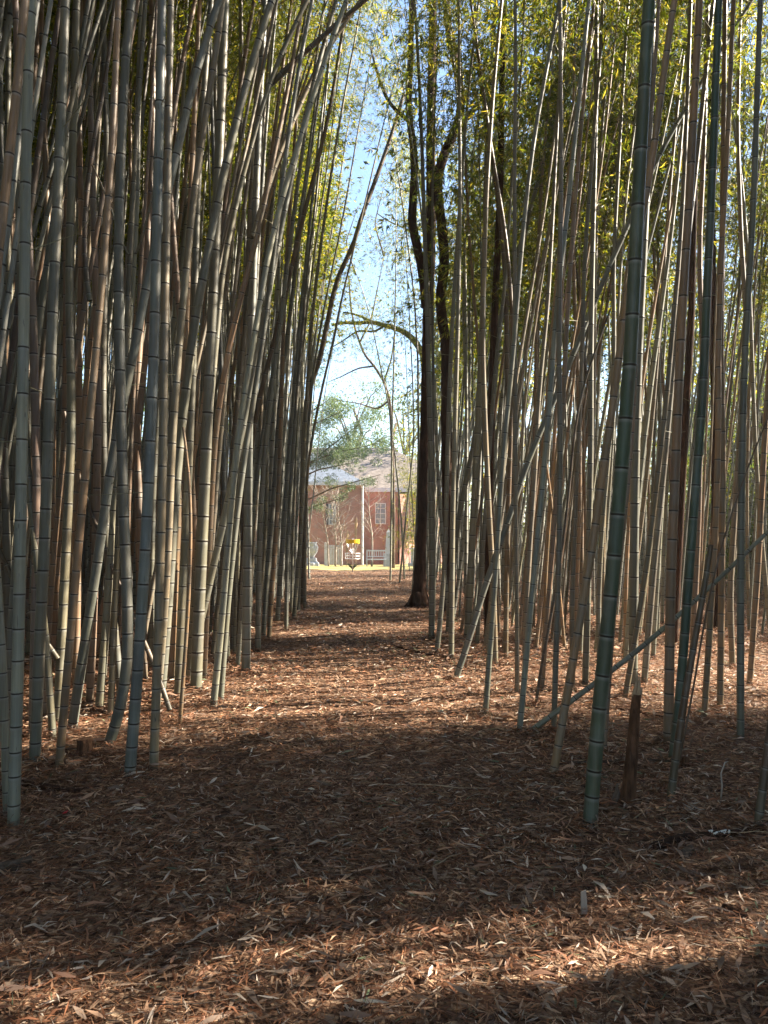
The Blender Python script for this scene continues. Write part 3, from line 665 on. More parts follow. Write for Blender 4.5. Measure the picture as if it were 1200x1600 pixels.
for b_ in ('near', 'middle', 'far'):
    for sd_ in ('left', 'right'):
        g_ = sorted([i for i in range(min(n_named, len(fill))) if fill[i][2] == sd_ and bandof(fill[i][1]) == b_], key=lambda i: abs(fill[i][3] - 580))
        for k_, i in enumerate(g_): rank[i] = k_ + 1
SV, SF, SM, LV, LF, LT = [], [], [], [], [], []; vb = lb = 0
for idx, (x, y, side, px) in enumerate(fill):
    base = Vector((x, y, gzf(x, y) - .03)); r = frng.uniform(.019, .040) * (1.08 if side == 'left' else .9)
    L = 9.5 + r * 110 + frng.uniform(-1, 1); lx = frng.gauss(.055, .05) * (.5 if side == 'left' and y > 11 else 1); ly = frng.gauss(0, .03); cv = frng.gauss(.004, .005) * (.4 if side == 'left' and y > 11 else 1)
    k1 = frng.gauss(0, .05)
    P = [base + Vector((lx * h + cv * h * h + k1 * math.sin(h * .7), ly * h, h)) for h in np.arange(0, L * .62, .35)]
    if side == 'right' and x > 3:
        ext = P + [P[-1] + (P[-1] - P[-2]) * k_ for k_ in range(1, 15)]
        if shades(ext, .05): continue
        nocrown = shades(ext, .75, 5.0)
    else: nocrown = side == 'right' and shades([P[-1] + (P[-1] - P[-2]) * k_ for k_ in range(-4, 8)], .6)
    col = frng.choices(list(COLS), [8, 3, 4.5, 5.5, .4, 1.6, 5, 2])[0]
    if idx < n_named:
        band = 'just behind the front row' if y < 9 else ('in the middle' if y < 15 else 'far back')
        lean = 'upright' if abs(lx) < .04 else ('right-leaning' if lx > 0 else 'left-leaning')
        place_bamboo(P, r, col, f"{lean} {col} culm, {ordn(rank[idx]).replace(' nearest', '').replace('nearest', 'first')} outward from the path, {bandof(y)} {side} grove", L, f'{lean} {col} bamboo culms {band} of the {side} grove', sides=8, detail=y < 14, crown_at=.66 if side == 'left' else .48, crown=crowned(x, y, side) and not nocrown)
        FOOT.pop()
    else:
        P = extend(P, L, nrg); Q, s = smooth_path(P, step=.3, win=1.0)
        V, F, mk = culm_arrays(Q, s, r, L, nrg, 6, False); cc = np.array(COLS[col])
        SV.append(V); SF.append(F + vb); SM.append(mk); vb += len(V)
        V, F, T, BV, BF = CROWN_RAW[idx % 3]; a = Q[int(len(Q) * (.62 if side == 'left' and y > 3 else .47))]; b = Q[-1]; th = frng.uniform(0, 6.28)
        V2 = V.copy(); c_, s_ = math.cos(th), math.sin(th); sc = np.linalg.norm(b - a) / 7
        V2 = np.stack([V[:, 0] * c_ - V[:, 1] * s_, V[:, 0] * s_ + V[:, 1] * c_, V[:, 2] * sc], 1)
        V2 = V2 + a + (b - a)[None, :] * (V2[:, 2:3] / 7 / sc) * np.array([1, 1, 0])
        if nocrown or not crowned(x, y, side): continue
        LV.append(V2); LF.append(F + lb); LT.append(T); lb += len(V)
if SV:
    o = link('bamboo_thicket', mesh_quads('bamboo_thicket', np.concatenate(SV), np.concatenate(SF), M['culm'], {'mark': np.concatenate(SM)})); o.color = (.22, .22, .19, 1)
    tag(o, 'remaining thin bamboo culms at the back of the groves, with unseen shade culms added', 'bamboo thicket', kind='stuff')
    o = link('bamboo_canopy', mesh_quads('bamboo_canopy', np.concatenate(LV), np.concatenate(LF), M['leaf'], {'tone': np.concatenate(LT)}, smooth=False))
    tag(o, 'yellow-green leaf canopy over the far bamboo thicket and the unseen added shade culms', 'foliage', kind='stuff')
print('fill', len(fill), 'named', n_named)

make_litter()

# ------------------------------------------------------------------ trees
def pix(pts, Y): return [unproj(x, y, Y) for x, y in pts]
def smooth_pts(P, step=.25, win=.8):
    Q, s = smooth_path(P, step, win); return [Vector(q) for q in Q]
rt = random.Random(9)
def limb(mb, P, r0, r1, n=10, step=.2, jit=.06):
    Q = smooth_pts(P, step, .6); m = len(Q)
    mb.tube(Q, [r0 + (r1 - r0) * i / (m - 1) for i in range(m)], n, True, jit, rt)
    return Q
# dark twin-limbed tree beside the path
Yt = depth_of(948); b = unproj(655, 948, Yt)
t = thing('dark_trunk_tree', 'dark slender tree with flared foot beside the right edge of the path', 'tree', b)
def loc(P): return [p - b for p in P]
mb = MB(); P = loc(pix([(655,952),(656,900),(659,830),(661,740),(664,640),(666,540),(667,470)], Yt))
Q = smooth_pts(P, .2, .5); m = len(Q); mb.tube(Q, [.118 + .13 * math.exp(-i / 1.8) - .03 * i / m for i in range(m)], 14, True, .08, rt)
for a in (.3, 1.7, 3.3, 4.6): mb.tube([Vector((0, 0, .32)) + Vector((math.cos(a), math.sin(a), 0)) * .1, Vector((math.cos(a) * .22, math.sin(a) * .22, .08)), Vector((math.cos(a) * .38, math.sin(a) * .38, -.05))], [.07, .055, .025], 7)
mb.build('trunk', M['dark_bark'], t, True)
mb = MB(); limb(mb, loc(pix([(666,480),(661,430),(652,385),(643,350),(646,300),(648,262),(645,215),(638,180),(639,140),(642,80),(643,0),(648,-80)], Yt)), .11, .05)
limb(mb, loc(pix([(640,190),(625,178),(610,165),(598,140),(588,110),(578,70)], Yt)), .05, .02, 7); mb.build('limb', M['dark_bark'], t, True)
mb = MB(); limb(mb, loc(pix([(667,480),(671,420),(674,340),(673,240),(674,150),(676,60),(677,-60)], Yt)), .125, .08); mb.build('limb', M['dark_bark'], t, True)
# reddish wavy tree behind it
Yw = 15.4; b = unproj(699, 965, Yw); b.z = gzf(b.x, b.y)
t = thing('wavy_trunk_tree', 'reddish brown tree with a wavy forked trunk behind the right culms', 'tree', b)
mb = MB(); limb(mb, loc([unproj(699, 975, Yw)] + pix([(700,900),(699,780),(697,656),(697,590),(697,533),(689,490),(687,460),(695,417),(692,370),(688,333),(682,290),(688,255),(699,232)], Yw)), .115, .10, 12)
mb.build('trunk', M['dark_bark'], t, True)
mb = MB(); limb(mb, loc(pix([(695,236),(708,215),(716,190),(722,165),(716,120),(708,80),(700,40),(697,0),(694,-60)], Yw)), .10, .07); mb.build('limb', M['dark_bark'], t, True)
mb = MB(); limb(mb, loc(pix([(714,200),(730,185),(745,165),(762,140),(775,90),(790,20)], Yw)), .07, .03); mb.build('limb', M['dark_bark'], t, True)
# three more dark trunks standing in the right grove
for (px, py, w, tops, lab) in ((763, 1000, 13, [(764,860),(766,700),(770,560),(776,420),(782,280),(785,100),(790,-50)], 'dark brown tree trunk hidden behind the culms right of the path'),
                               (1052, 1010, 13, [(1058,900),(1064,780),(1072,640),(1080,500),(1085,300),(1080,100),(1083,-40)], 'dark tree trunk deep in the right grove behind the tan culms'),
                               (1118, 985, 16, [(1120,860),(1119,700),(1116,520),(1112,420),(1110,250),(1116,60),(1116,-50)], 'thick dark trunk deep in the right grove near the frame edge')):
    Y = depth_of(py); b = unproj(px, py, Y); b.z = gzf(b.x, b.y) - .05
    t = thing('tree', lab, 'tree', b); mb = MB(); limb(mb, loc([b] + pix(tops, Y)), w / 2 / FPX * Y, w / 3 / FPX * Y); mb.build('trunk', M['dark_bark'], t, True)

def leafy(centers, radii, per, rng, leaf=(.14, .24), width=.06, down=.2):
    P = []; D = []
    for c, r in zip(centers, radii):
        n = int(per * (r ** 2) * rng.uniform(.7, 1.3)) + 5
        q = rng.normal(0, 1, (n, 3)); q /= np.linalg.norm(q, axis=1)[:, None]; rr = r * rng.uniform(.15, 1, n) ** .5
        P.append(np.array(c) + q * rr[:, None] * np.array([1, 1, .7])); D.append(q * .6 + rng.normal(0, .6, (n, 3)) - np.array([0, 0, down]))
    P = np.concatenate(P); D = np.concatenate(D); return leafcloud(P, D, rng, leaf, width)
def tree_variant(seed, H, rad, mat, leaf=(.14, .26), width=.07, ncl=120, per=60, low=.25):
    rng = np.random.default_rng(seed); r2 = random.Random(seed); mb = MB()
    mb.tube([Vector((r2.gauss(0, .12) * k, r2.gauss(0, .12) * k, H * .85 * k / 6)) for k in range(7)], [rad * .055 * (1 - .13 * k) + .02 for k in range(7)], 9, True, .06, r2)
    C = []; Rr = []
    for k in range(ncl):
        h = rng.uniform(low, 1); az = rng.uniform(0, 6.28); e = rad * (1 - ((h - .5) / .62) ** 2) ** .5 if abs(h - .5) < .62 else .4
        d = e * rng.uniform(.35, 1.05); C.append((math.cos(az) * d, math.sin(az) * d, h * H)); Rr.append(rng.uniform(.45, 1.0) * rad * .24)
        if k % 4 == 0: mb.tube([Vector((0, 0, h * H * .7)), Vector(C[-1]) * .5 + Vector((0, 0, h * H * .42)), Vector(C[-1])], [.06, .035, .012], 5)
    V, F, T = leafy(C, Rr, per, rng, leaf, width)
    return mb, mesh_quads('crown', V, F, mat, {'tone': T}, smooth=False)
def mb_mesh(mb, name, mat):
    me = bpy.data.meshes.new(name); me.from_pydata([tuple(p) for p in mb.v], [], mb.f); me.materials.append(mat); me.polygons.foreach_set('use_smooth', [True] * len(me.polygons)); me.update(); return me
VAR = []
for k, (sd_, H, rad, mat) in enumerate(((1, 10.5, 4.2, M['tree_leaf']), (2, 11, 3.8, M['leaf']), (3, 9.5, 4.5, M['tree_leaf']))):
    mb, cm = tree_variant(sd_, H, rad, mat); VAR.append((mb_mesh(mb, 'trunk', M['bark']), cm))
TREES = [(17,-2,1.1,0),(12,-5,1.0,2),(14,44,1.15,1),(17,31,1.0,0),(21,25,1.0,1),(24,18,.9,2),(9,48,1.1,1),(26,33,1.3,0),(20,44,1.5,1),(6.5,41,.95,1),(30,24,1.2,1),(32,42,1.6,2),(27,11,.8,0),  # the first two trees are out of view, added for shade
         (-12,34,1.0,0),(-15,26,1.1,1),(-14,18,1.1,2),(-13,10,1.1,0),(-20,40,1.5,1),(-22,30,1.4,2),(-11,45,1.3,1),(-12,3,1.1,2),(-26,50,1.8,0),
         (10,62,2.0,1),(-3,70,1.5,0),(2,74,1.9,2),(-14,66,1.9,1),(24,60,2.0,0),(34,-2,1.0,1),(-9,-12,1.2,0),(4,-14,1.2,1),(14,-12,1.1,2),(-16,-6,1.2,1)]
for k, (x, y, s_, v) in enumerate(TREES):
    side = 'right' if x > 0 else 'left'
    t = thing('background_tree', ['broad green tree', 'bright yellow-green tree', 'low spreading green tree'][v] + f" beyond the bamboo on the {side}, {ordn(1 + sorted([abs(math.atan2(q_[0], q_[1])) for q_ in TREES if (q_[0] > 0) == (x > 0)]).index(abs(math.atan2(x, y)))).replace(' nearest', '').replace('nearest', 'first')} from the gap", 'tree', (x, y, gzf(x, y) - .1), k * 1.7, 'trees beyond the %s grove' % side)
    t.scale = (s_, s_, s_ * (1 + .12 * math.sin(k * 2.3)))
    link('trunk', VAR[v][0], t); link('crown', VAR[v][1], t)

for k in range(66):
    if k >= 46: x = 12.2 + 5 * rt.random(); y = 13 + 24 * (k - 46) / 20
    elif k < 26: x = 10.5 + 6 * rt.random(); y = 9 + 30 * k / 26
    elif k < 34: x = 3.5 + (k - 26) * 1.1; y = 33 + 3 * rt.random()
    else: x = -10.5 - 4 * rt.random(); y = 8 + 26 * (k - 34) / 12
    side = 'right' if x > 0 else 'left'; v = k % 3
    t = thing('leafy_shrub', ['dark green shrub', 'yellow-green shrub', 'spreading green shrub'][v] + f" {'tall' if k >= 46 else 'low'} at the far {side} edge of the bamboo, {ordn((k if k < 34 or k >= 46 else k - 34) + 1).replace(' nearest', '').replace('nearest', 'first')} along it", 'shrub', (x, y, gzf(x, y) - 1.1), k * 2.1, 'shrubs at the %s grove edge' % side)
    q = .36 + .2 * rt.random() + (.3 if k >= 46 else 0); t.scale = (q, q, q)
    link('stem', VAR[v][0], t); link('foliage', VAR[v][1], t)

# mossy arching tree to the right of the gap, at the far end of the path
Ym = 29.0; b = unproj(668, 905, Ym); b.z = gzf(b.x, b.y) - .05
t = thing('mossy_tree', 'mossy tree arching a leafy limb leftwards over the end of the path', 'tree', b)
mb = MB(); limb(mb, loc([b] + pix([(668,800),(668,700),(667,600),(662,550)], Ym)), .22, .16); mb.build('trunk', M['moss_bark'], t, True)
mb = MB(); l1 = limb(mb, loc(pix([(662,555),(650,535),(635,520),(617,512),(598,508),(580,502),(565,505),(550,505),(535,503),(515,510)], Ym)), .14, .05)
limb(mb, loc(pix([(580,502),(570,497),(560,493),(545,488),(530,489)], Ym)), .06, .03, 7); limb(mb, loc(pix([(600,509),(585,520),(560,515),(540,530),(515,545)], Ym)), .05, .02, 7)
mb.build('limb', M['moss_bark'], t, True)
mb = MB(); l2 = limb(mb, loc(pix([(668,560),(676,470),(672,380),(660,300),(645,220)], Ym)), .14, .05); l3 = limb(mb, loc(pix([(672,400),(640,360),(605,345),(585,330)], Ym)), .06, .02)
mb.build('limb', M['moss_bark'], t, True)
rg = np.random.default_rng(31)
C = [tuple(p + Vector(rg.normal(0, .45, 3))) for p in l1[4::2]] + [tuple(p + Vector(rg.normal(0, .9, 3))) for p in (l2[5:] + l3) for _ in range(1)]
V, F, T = leafy(C, rg.uniform(.3, .8, len(C)), 330, rg, (.08, .15), .028, .6)
link('leaves', mesh_quads('leaves', V, F, M['leaf'], {'tone': T}, smooth=False), t)

# pale leaning tree behind the mossy one
Yp = 36.0; b = unproj(614, 895, Yp); b.z = gzf(b.x, b.y)
t = thing('pale_tree', 'pale bare tree curving up leftwards behind the thin culms at path end', 'tree', b)
mb = MB(); limb(mb, loc([b] + pix([(615,800),(613,700),(609,625),(600,596),(585,572),(570,555),(562,535),(555,515),(548,480),(545,430)], Yp)), .10, .04)
for pp in ([(600,596),(612,560),(618,510),(612,460)], [(585,572),(560,575),(530,590),(505,600)], [(562,535),(580,500),(590,450),(600,400)], [(609,625),(590,640),(560,630),(525,625)], [(556,430),(540,380),(560,320)], [(600,400),(585,350),(600,290)]):
    limb(mb, loc(pix(pp, Yp)), .05, .012, 6)
mb.build('trunk', M['bark'], t, True)
rg = np.random.default_rng(33); C = [tuple(p) for p in loc([unproj(rg.uniform(500, 640), rg.uniform(330, 640), Yp + rg.uniform(-2, 2)) for _ in range(70)])]
V, F, T = leafy(C, rg.uniform(.3, .8, len(C)), 190, rg, (.07, .13), .03, .6)
link('leaves', mesh_quads('leaves', V, F, M['tree_leaf'], {'tone': T}, smooth=False), t)

# evergreen with drooping boughs in front of the roof
Yc = 40.0; b = Vector((-5.6, Yc, gzf(-5.6, Yc)))
t = thing('evergreen_tree', 'blue-green evergreen spreading drooping boughs in front of the house roof', 'tree', b)
mb = MB(); limb(mb, loc([b, b + Vector((.1, 0, 5)), b + Vector((-.1, .1, 11)), b + Vector((0, 0, 15))]), .28, .06); mb.build('trunk', M['bark'], t, True)
mb = MB(); C = []; rg = np.random.default_rng(35); Rr = []
for (px0, py0, px1, py1, n, rr) in ((440,770,572,655,16,.75),(440,740,604,690,16,.6),(440,700,540,640,12,.6),(440,800,600,740,12,.35),(440,690,520,620,8,.45),(440,760,556,722,9,.35),(440,820,545,775,6,.3),(440,640,510,560,7,.4)):
    A = unproj(px0, py0, Yc); B = unproj(px1, py1, Yc - rg.uniform(0, 3)); Q = limb(mb, loc([A, A.lerp(B, .5) + Vector((0, 0, .25)), B]), .07, .015, 6)
    for q in range(n):
        f = .3 + .75 * (q + rg.uniform(0, .8)) / n; p = A.lerp(B, f) - b; C.append(tuple(p + Vector((rg.normal(0, .25), rg.normal(0, .6), rg.normal(0, .3))))); Rr.append(rr * rg.uniform(.5, 1.1))
mb.build('boughs', M['bark'], t, True)
V, F, T = leafy(C, Rr, 1500, rg, (.07, .15), .032, .35); link('needles', mesh_quads('needles', V, F, M['conifer'], {'tone': T}, smooth=False), t)

# leafy young bamboos at the far end (low foliage)
def young(px, py, r, L, label, lean=.02, low=.12, k=0):
    Y = depth_of(py); b = unproj(px, py, Y); b.z = gzf(b.x, b.y)
    place_bamboo([b + Vector((lean * h + .002 * h * h, 0, h)) for h in np.arange(0, L * .6, .7)], r, 'pale grey-green', label, L, 'leafy young bamboos at the far end of the path', 'young_bamboo', 8, True, False, False, low, k)
for i, (px, py, L, le) in enumerate(((640,893,7,-.03),(652,897,8,-.02),(664,899,9,.01),(672,903,8,.03),(646,890,6,-.05),(905,906,9,.02),(960,906,9,.01),(1030,908,9,.0),(1100,908,9,.0),(1160,910,9,.0),(450,896,6,.0),(400,900,8,.02),(340,903,9,.0),(250,905,9,.0),(140,905,9,.0),(40,905,9,.0))):
    young(px, py, .02, L, f"young leafy bamboo at the far end, {ordn(i + 1 if px > 600 else i - 9).replace(' nearest', '').replace('nearest', 'first')} outward {'right' if px > 600 else 'left'} of the path gap", le, k=i % 5)

# bare saplings in front of the house
sap = random.Random(3)
for (px, top, w, lab) in ((510, 770, 3.2, 'leftmost pale bare sapling in front of the brick house'), (521, 762, 3, 'second pale bare sapling in front of the small left window'), (530, 770, 2.4, 'thin bare sapling just right of the small left window'), (578, 757, 3.4, 'bare twiggy sapling between the downspout and right window')):
    Y = 41.0; b = unproj(px + 3, 886, Y); b.z = gzf(b.x, b.y); tp = unproj(px - 7 if px == 510 else px - 2, top, Y)
    t = thing('bare_sapling', lab, 'sapling', b, 0, 'bare saplings by the house'); mb = MB(); ax = [b, b.lerp(tp, .35) + Vector((.1, 0, 0)), b.lerp(tp, .7) - Vector((.05, 0, 0)), tp]
    Q = limb(mb, loc(ax), w / 2 / FPX * Y, .012, 6, .3); mb.build('trunk', M['pale_bark'], t, True)
    mb = MB()
    for _ in range(34):
        q = Q[sap.randrange(3, len(Q))]; az = sap.uniform(0, 6.28); ln = sap.uniform(.5, 1.4); d = Vector((math.cos(az), math.sin(az) * .5, sap.uniform(.3, 1.3))).normalized()
        e = q + d * ln; mb.tube([q, q + d * ln * .5 + Vector((sap.gauss(0, .06),) * 3), e], [.014, .009, .004], 4)
        for _ in range(3):
            s_ = q + d * ln * sap.uniform(.3, .9); mb.tube([s_, s_ + (d + Vector((sap.gauss(0, .8), sap.gauss(0, .5), sap.gauss(.2, .5)))).normalized() * ln * .45], [.008, .003], 4)
    mb.build('twigs', M['pale_bark'], t)

# ------------------------------------------------------------------ brick house
Yh = 48.0; H0 = unproj(0, 888, Yh).z - .3
hx = lambda px, Y=Yh: unproj(px, 835, Y).x
hz = lambda py, Y=Yh: unproj(600, py, Y).z
t = thing('brick_house', 'red brick house with pale hipped roofs at the end of the path', 'house', (0, 0, 0))
xe = hx(566); ez = hz(757)
mb = MB(); mb.box(-16, xe, Yh, Yh + 9, H0, ez); mb.build('wall', M['brick'], t)
Y2 = 51.0; ez2 = hz(766, Y2)
mb = MB(); mb.box(xe + .004, hx(622, Y2), Y2, Y2 + 8, H0, ez2); mb.build('wall', M['brick'], t)
# angled right wing catching the sun
mb = MB(); xa, xb = hx(624, Y2), hx(720, Y2 + 2)
mb.add([(xa, Y2 - .9, H0), (xb, Y2 + 4.2, H0), (xb, Y2 + 8, H0), (xa, Y2 + 8, H0), (xa, Y2 - .9, ez2 - .3), (xb, Y2 + 4.2, ez2 - .3), (xb, Y2 + 8, ez2 - .3), (xa, Y2 + 8, ez2 - .3)], [(0, 1, 5, 4), (1, 2, 6, 5), (2, 3, 7, 6), (3, 0, 4, 7), (4, 5, 6, 7)]); mb.build('wing_wall', M['brick'], t)
def hip(x0, x1, y0, y1, z, rise, ov, mat, name):
    x0 -= ov; x1 += ov; y0 -= ov; y1 += ov; d = (y1 - y0) / 2; m = MB()
    V = [(x0, y0, z), (x1, y0, z), (x1, y1, z), (x0, y1, z), (x0 + d, y0 + d, z + rise), (x1 - d, y0 + d, z + rise)]
    m.add(V, [(0, 1, 5, 4), (1, 2, 5), (2, 3, 4, 5), (3, 0, 4), (3, 2, 1, 0)]); return m.build(name, mat, t)
hip(-16, xe - .35, Yh, Yh + 9, ez + .16, 3.0, .45, M['roof2'], 'front_roof')
hip(-20, hx(735, Y2), Y2 + .3, Y2 + 11.5, ez2 + .16, hz(703, 57) - ez2, .5, M['roof'], 'main_roof')
mb = MB(); mb.box(-16.45, xe + .1, Yh - .45, Yh - .3, ez - .06, ez + .157); mb.box(xe + .12, hx(735, Y2), Y2 - .2, Y2 - .05, ez2 - .12, ez2 + .157); mb.build('fascia', M['white'], t)
mb = MB(); xd = hx(566.5, 47.9); mb.tube([(xd, 47.9, hz(887)), (xd, 47.9, ez - .1), (xd, 47.75, ez)], .07, 8); mb.build('downspout', M['white'], t)
def window(px0, px1, py0, py1, Y, shut):
    x0, x1, z1, z0 = hx(px0, Y), hx(px1, Y), hz(py0, Y), hz(py1, Y)
    m = MB(); w = .06
    m.box(x0, x1, Y - .06, Y - .003, z1 - w, z1); m.box(x0, x1, Y - .06, Y - .003, z0, z0 + w); m.box(x0, x0 + w, Y - .058, Y - .003, z0 + w, z1 - w); m.box(x1 - w, x1, Y - .058, Y - .003, z0 + w, z1 - w)
    xm = (x0 + x1) / 2; zm = (z0 + z1) / 2; m.box(xm - .02, xm + .02, Y - .05, Y - .012, z0 + w, z1 - w)
    for q in (.25, .5, .75): zz = z0 + (z1 - z0) * q; m.box(x0 + w, x1 - w, Y - .048, Y - .014, zz - .018, zz + .018)
    f = m.build('window', M['white'], t); m = MB(); m.box(x0 + w, x1 - w, Y - .012, Y - .004, z0 + w, z1 - w); m.build('pane', M['glass'], f)
    if shut: m = MB(); m.box(x0 - .2, x0 - .01, Y - .05, Y - .004, z0, z1); m.build('shutter', M['shutter'], f)
window(513.5, 525, 787, 820, Yh, True); window(586, 603, 786, 819, Y2, False)

# ------------------------------------------------------------------ garden things at the far end
Yb = depth_of(893); b = unproj(551, 893, Yb); b.z = gzf(b.x, b.y)
t = thing('disc_golf_basket', 'disc golf basket with yellow band and hanging chains at the path end', 'disc golf basket', b)
mb = MB(); mb.tube([(0, 0, 0), (0, 0, 1.42)], .024, 10); mb.build('pole', M['steel'], t, True)
mb = MB(); n = 24; V = []; 
for r_, z_ in ((.285, 1.22), (.30, 1.22), (.30, 1.40), (.285, 1.40)): V += [(r_ * math.cos(2 * math.pi * k / n), r_ * math.sin(2 * math.pi * k / n), z_) for k in range(n)]
mb.add(V, [(a * n + k, a * n + (k + 1) % n, ((a + 1) % 4) * n + (k + 1) % n, ((a + 1) % 4) * n + k) for a in range(4) for k in range(n)]); mb.build('band', M['yellow'], t)
mb = MB()
for k in range(12):
    a = 2 * math.pi * k / 12; mb.tube([(.28 * math.cos(a), .28 * math.sin(a), 1.22), (.17 * math.cos(a), .17 * math.sin(a), .98), (.05 * math.cos(a), .05 * math.sin(a), .80)], .0045, 4)
    if k % 3 == 0: mb.tube([(.28 * math.cos(a), .28 * math.sin(a), 1.39), (0, 0, 1.41)], .005, 4)
mb.build('chains', M['steel'], t)
mb = MB()
for z_ in (.56, .68, .80): mb.tube([(.33 * math.cos(2 * math.pi * k / 24), .33 * math.sin(2 * math.pi * k / 24), z_) for k in range(25)], .009, 5, False)
for k in range(16):
    a = 2 * math.pi * k / 16; mb.tube([(.33 * math.cos(a), .33 * math.sin(a), .80), (.33 * math.cos(a), .33 * math.sin(a), .56), (.02, 0, .53)], .007, 4)
mb.build('basket_cage', M['steel'], t)

def grassy(name, b, n, h, spread_, mat, label, cat, w=.012):
    m = MB(); r = random.Random(int(b.x * 100))
    for _ in range(n):
        a = r.uniform(0, 6.28); l = h * r.uniform(.5, 1); d = Vector((math.cos(a) * spread_, math.sin(a) * spread_, 1)) * l
        m.tube([(0, 0, 0), Vector((d.x * .35, d.y * .35, d.z * .6)), d], [w, w * .8, w * .25], 4)
    o = m.build(name, mat, None); o.location = b; return tag(o, label, cat)
b = unproj(551, 892, 33.2); b.z = gzf(b.x, b.y); grassy('grass_tuft', b, 70, .34, .9, M['leaf'], 'small green tuft of weeds behind the disc golf basket', 'weeds')
for px, hh, lab in ((542, 1.9, 'left straw-coloured grass plume behind the yellow band'), (556, 2.6, 'taller straw-coloured grass plume rising above the yellow band')):
    b = unproj(px, 888, 40); b.z = gzf(b.x, b.y); t = thing('plume_grass', lab, 'ornamental grass', b); m = MB(); r = random.Random(px)
    for _ in range(7): m.tube([(0, 0, 0), (r.gauss(0, .04), 0, hh * .7), (r.gauss(.02, .08), 0, hh)], [.012, .01, .004], 4)
    m.build('stems', M['pale_wood'], t); m = MB(); m.tube([(0, 0, hh * .78), (.02, 0, hh * .9), (.05, 0, hh * 1.04)], [.03, .07, .01], 7); m.build('plume', M['straw'], t)
Yo = 43.0; b = unproj(607, 888, Yo); b.z = gzf(b.x, b.y)
t = thing('garden_obelisk', 'tall tapered white obelisk post in front of the house corner', 'obelisk', b)
ho = unproj(607, 826, Yo).z - b.z
mb = MB(); mb.add([(sx * .3, sy * .3, 0) for sx, sy in ((-1,-1),(1,-1),(1,1),(-1,1))] + [(sx * .27, sy * .27, .75) for sx, sy in ((-1,-1),(1,-1),(1,1),(-1,1))], [(0,1,5,4),(1,2,6,5),(2,3,7,6),(3,0,4,7),(4,5,6,7)]); mb.build('plinth', M['stone'], t)
mb = MB(); q = ((-1,-1),(1,-1),(1,1),(-1,1)); mb.add([(sx * .2, sy * .2, .752) for sx, sy in q] + [(sx * .12, sy * .12, ho - .2) for sx, sy in q] + [(0, 0, ho)], [(0,1,5,4),(1,2,6,5),(2,3,7,6),(3,0,4,7),(4,5,8),(5,6,8),(6,7,8),(7,4,8)]); mb.build('shaft', M['white'], t)
b = unproj(486, 886, 41); b.z = gzf(b.x, b.y); t = thing('garden_urn', 'pale blue-grey stone urn on a base at left of the house front', 'urn', b)
mb = MB(); mb.lathe([(.45, 0), (.45, .22), (.34, .3), (.3, .5)], 16); mb.build('base', M['stone'], t)
mb = MB(); mb.lathe([(.18, .503), (.2, .6), (.36, .85), (.4, 1.1), (.3, 1.3), (.34, 1.36), (.2, 1.37)], 16); mb.build('bowl', M['stone'], t, True)
b = unproj(521, 887, 42.5); b.z = gzf(b.x, b.y); t = thing('wooden_gate', 'weathered grey wooden garden gate standing below the left window', 'gate', b)
mb = MB(); mb.box(-.52, -.36, -.08, .08, 0, 1.35); mb.build('post', M['stone'], t); mb = MB(); mb.box(.36, .52, -.08, .08, 0, 1.35); mb.build('post', M['stone'], t)
mb = MB()
for k in range(5): mb.box(-.34 + k * .14, -.23 + k * .14, -.03, .03, .08, 1.2)
mb.build('slats', M['stone'], t)
b = unproj(588, 886, 40.5); b.z = gzf(b.x, b.y); t = thing('white_bench', 'white slatted garden bench right of the downspout', 'bench', b)
mb = MB(); mb.box(-.55, .55, -.25, .25, .4, .45); mb.build('seat', M['white'], t)
mb = MB(); mb.box(-.55, .55, .25, .3, .86, .94); mb.box(-.55, .55, .25, .3, .55, .6)
for k in range(9): mb.box(-.52 + k * .125, -.48 + k * .125, .26, .29, .6, .86)
mb.build('backrest', M['white'], t)
for sx in (-.52, .52):
    for sy in (-.22, .27): mb = MB(); mb.box(sx - .03, sx + .03, sy - .03, sy + .025, 0, .4 if sy < 0 else .94); mb.build('leg', M['white'], t)
b = unproj(652, 888, 41); b.z = gzf(b.x, b.y); t = thing('stone_pedestal', 'pale stone pedestal seen beside the dark trunk at the path end', 'pedestal', b)
mb = MB(); mb.box(-.5, .5, -.5, .5, 0, .2); mb.build('base', M['stone'], t); mb = MB(); mb.box(-.36, .36, -.36, .36, .203, .95); mb.box(-.42, .42, -.42, .42, .953, 1.05); mb.build('block', M['white'], t)

# ------------------------------------------------------------------ stumps, logs, sticks on the forest floor
def on_ground(px, py):
    Y = depth_of(py); p = unproj(px, py, Y); p.z = gzf(p.x, p.y); return p
b = on_ground(984, 1255); k = FPX / b.y
t = thing('broken_stump', 'rotten brown snag with splintered pale top beside the deep green culm', 'snag', b)
def rel(px, py): return unproj(px, py, b.y) - b
mb = MB(); ps = [rel(980,1262), rel(983,1220), rel(988,1170), rel(992,1120), rel(995,1085)]; mb.tube(ps, [.05, .038, .033, .029, .024], 14, True, .13, rt); mb.build('trunk', M['stump'], t)
mb = MB()
for dx, ln in ((-.018, .10), (-.006, .15), (.008, .07), (.018, .05), (.0, .12)): p = rel(995, 1088) + Vector((dx, rt.uniform(-.015, .015), 0)); mb.tube([p, p + Vector((.012, 0, ln * .6)), p + Vector((.016, 0, ln))], [.014, .010, .002], 5)
mb.build('splinters', M['pale_wood'], t)
mb = MB()
for a, ln in ((2.9, .12), (3.6, .09)):
    d = Vector((math.cos(a), -abs(math.sin(a)) * .6, 0)); mb.tube([d * .12 + Vector((0, 0, -.01)), d * .085 + Vector((0, 0, ln * .55)), d * .08 + Vector((0, 0, ln))], [.016, .013, .003], 6)
mb.build('bark_shell', M['bark'], t)
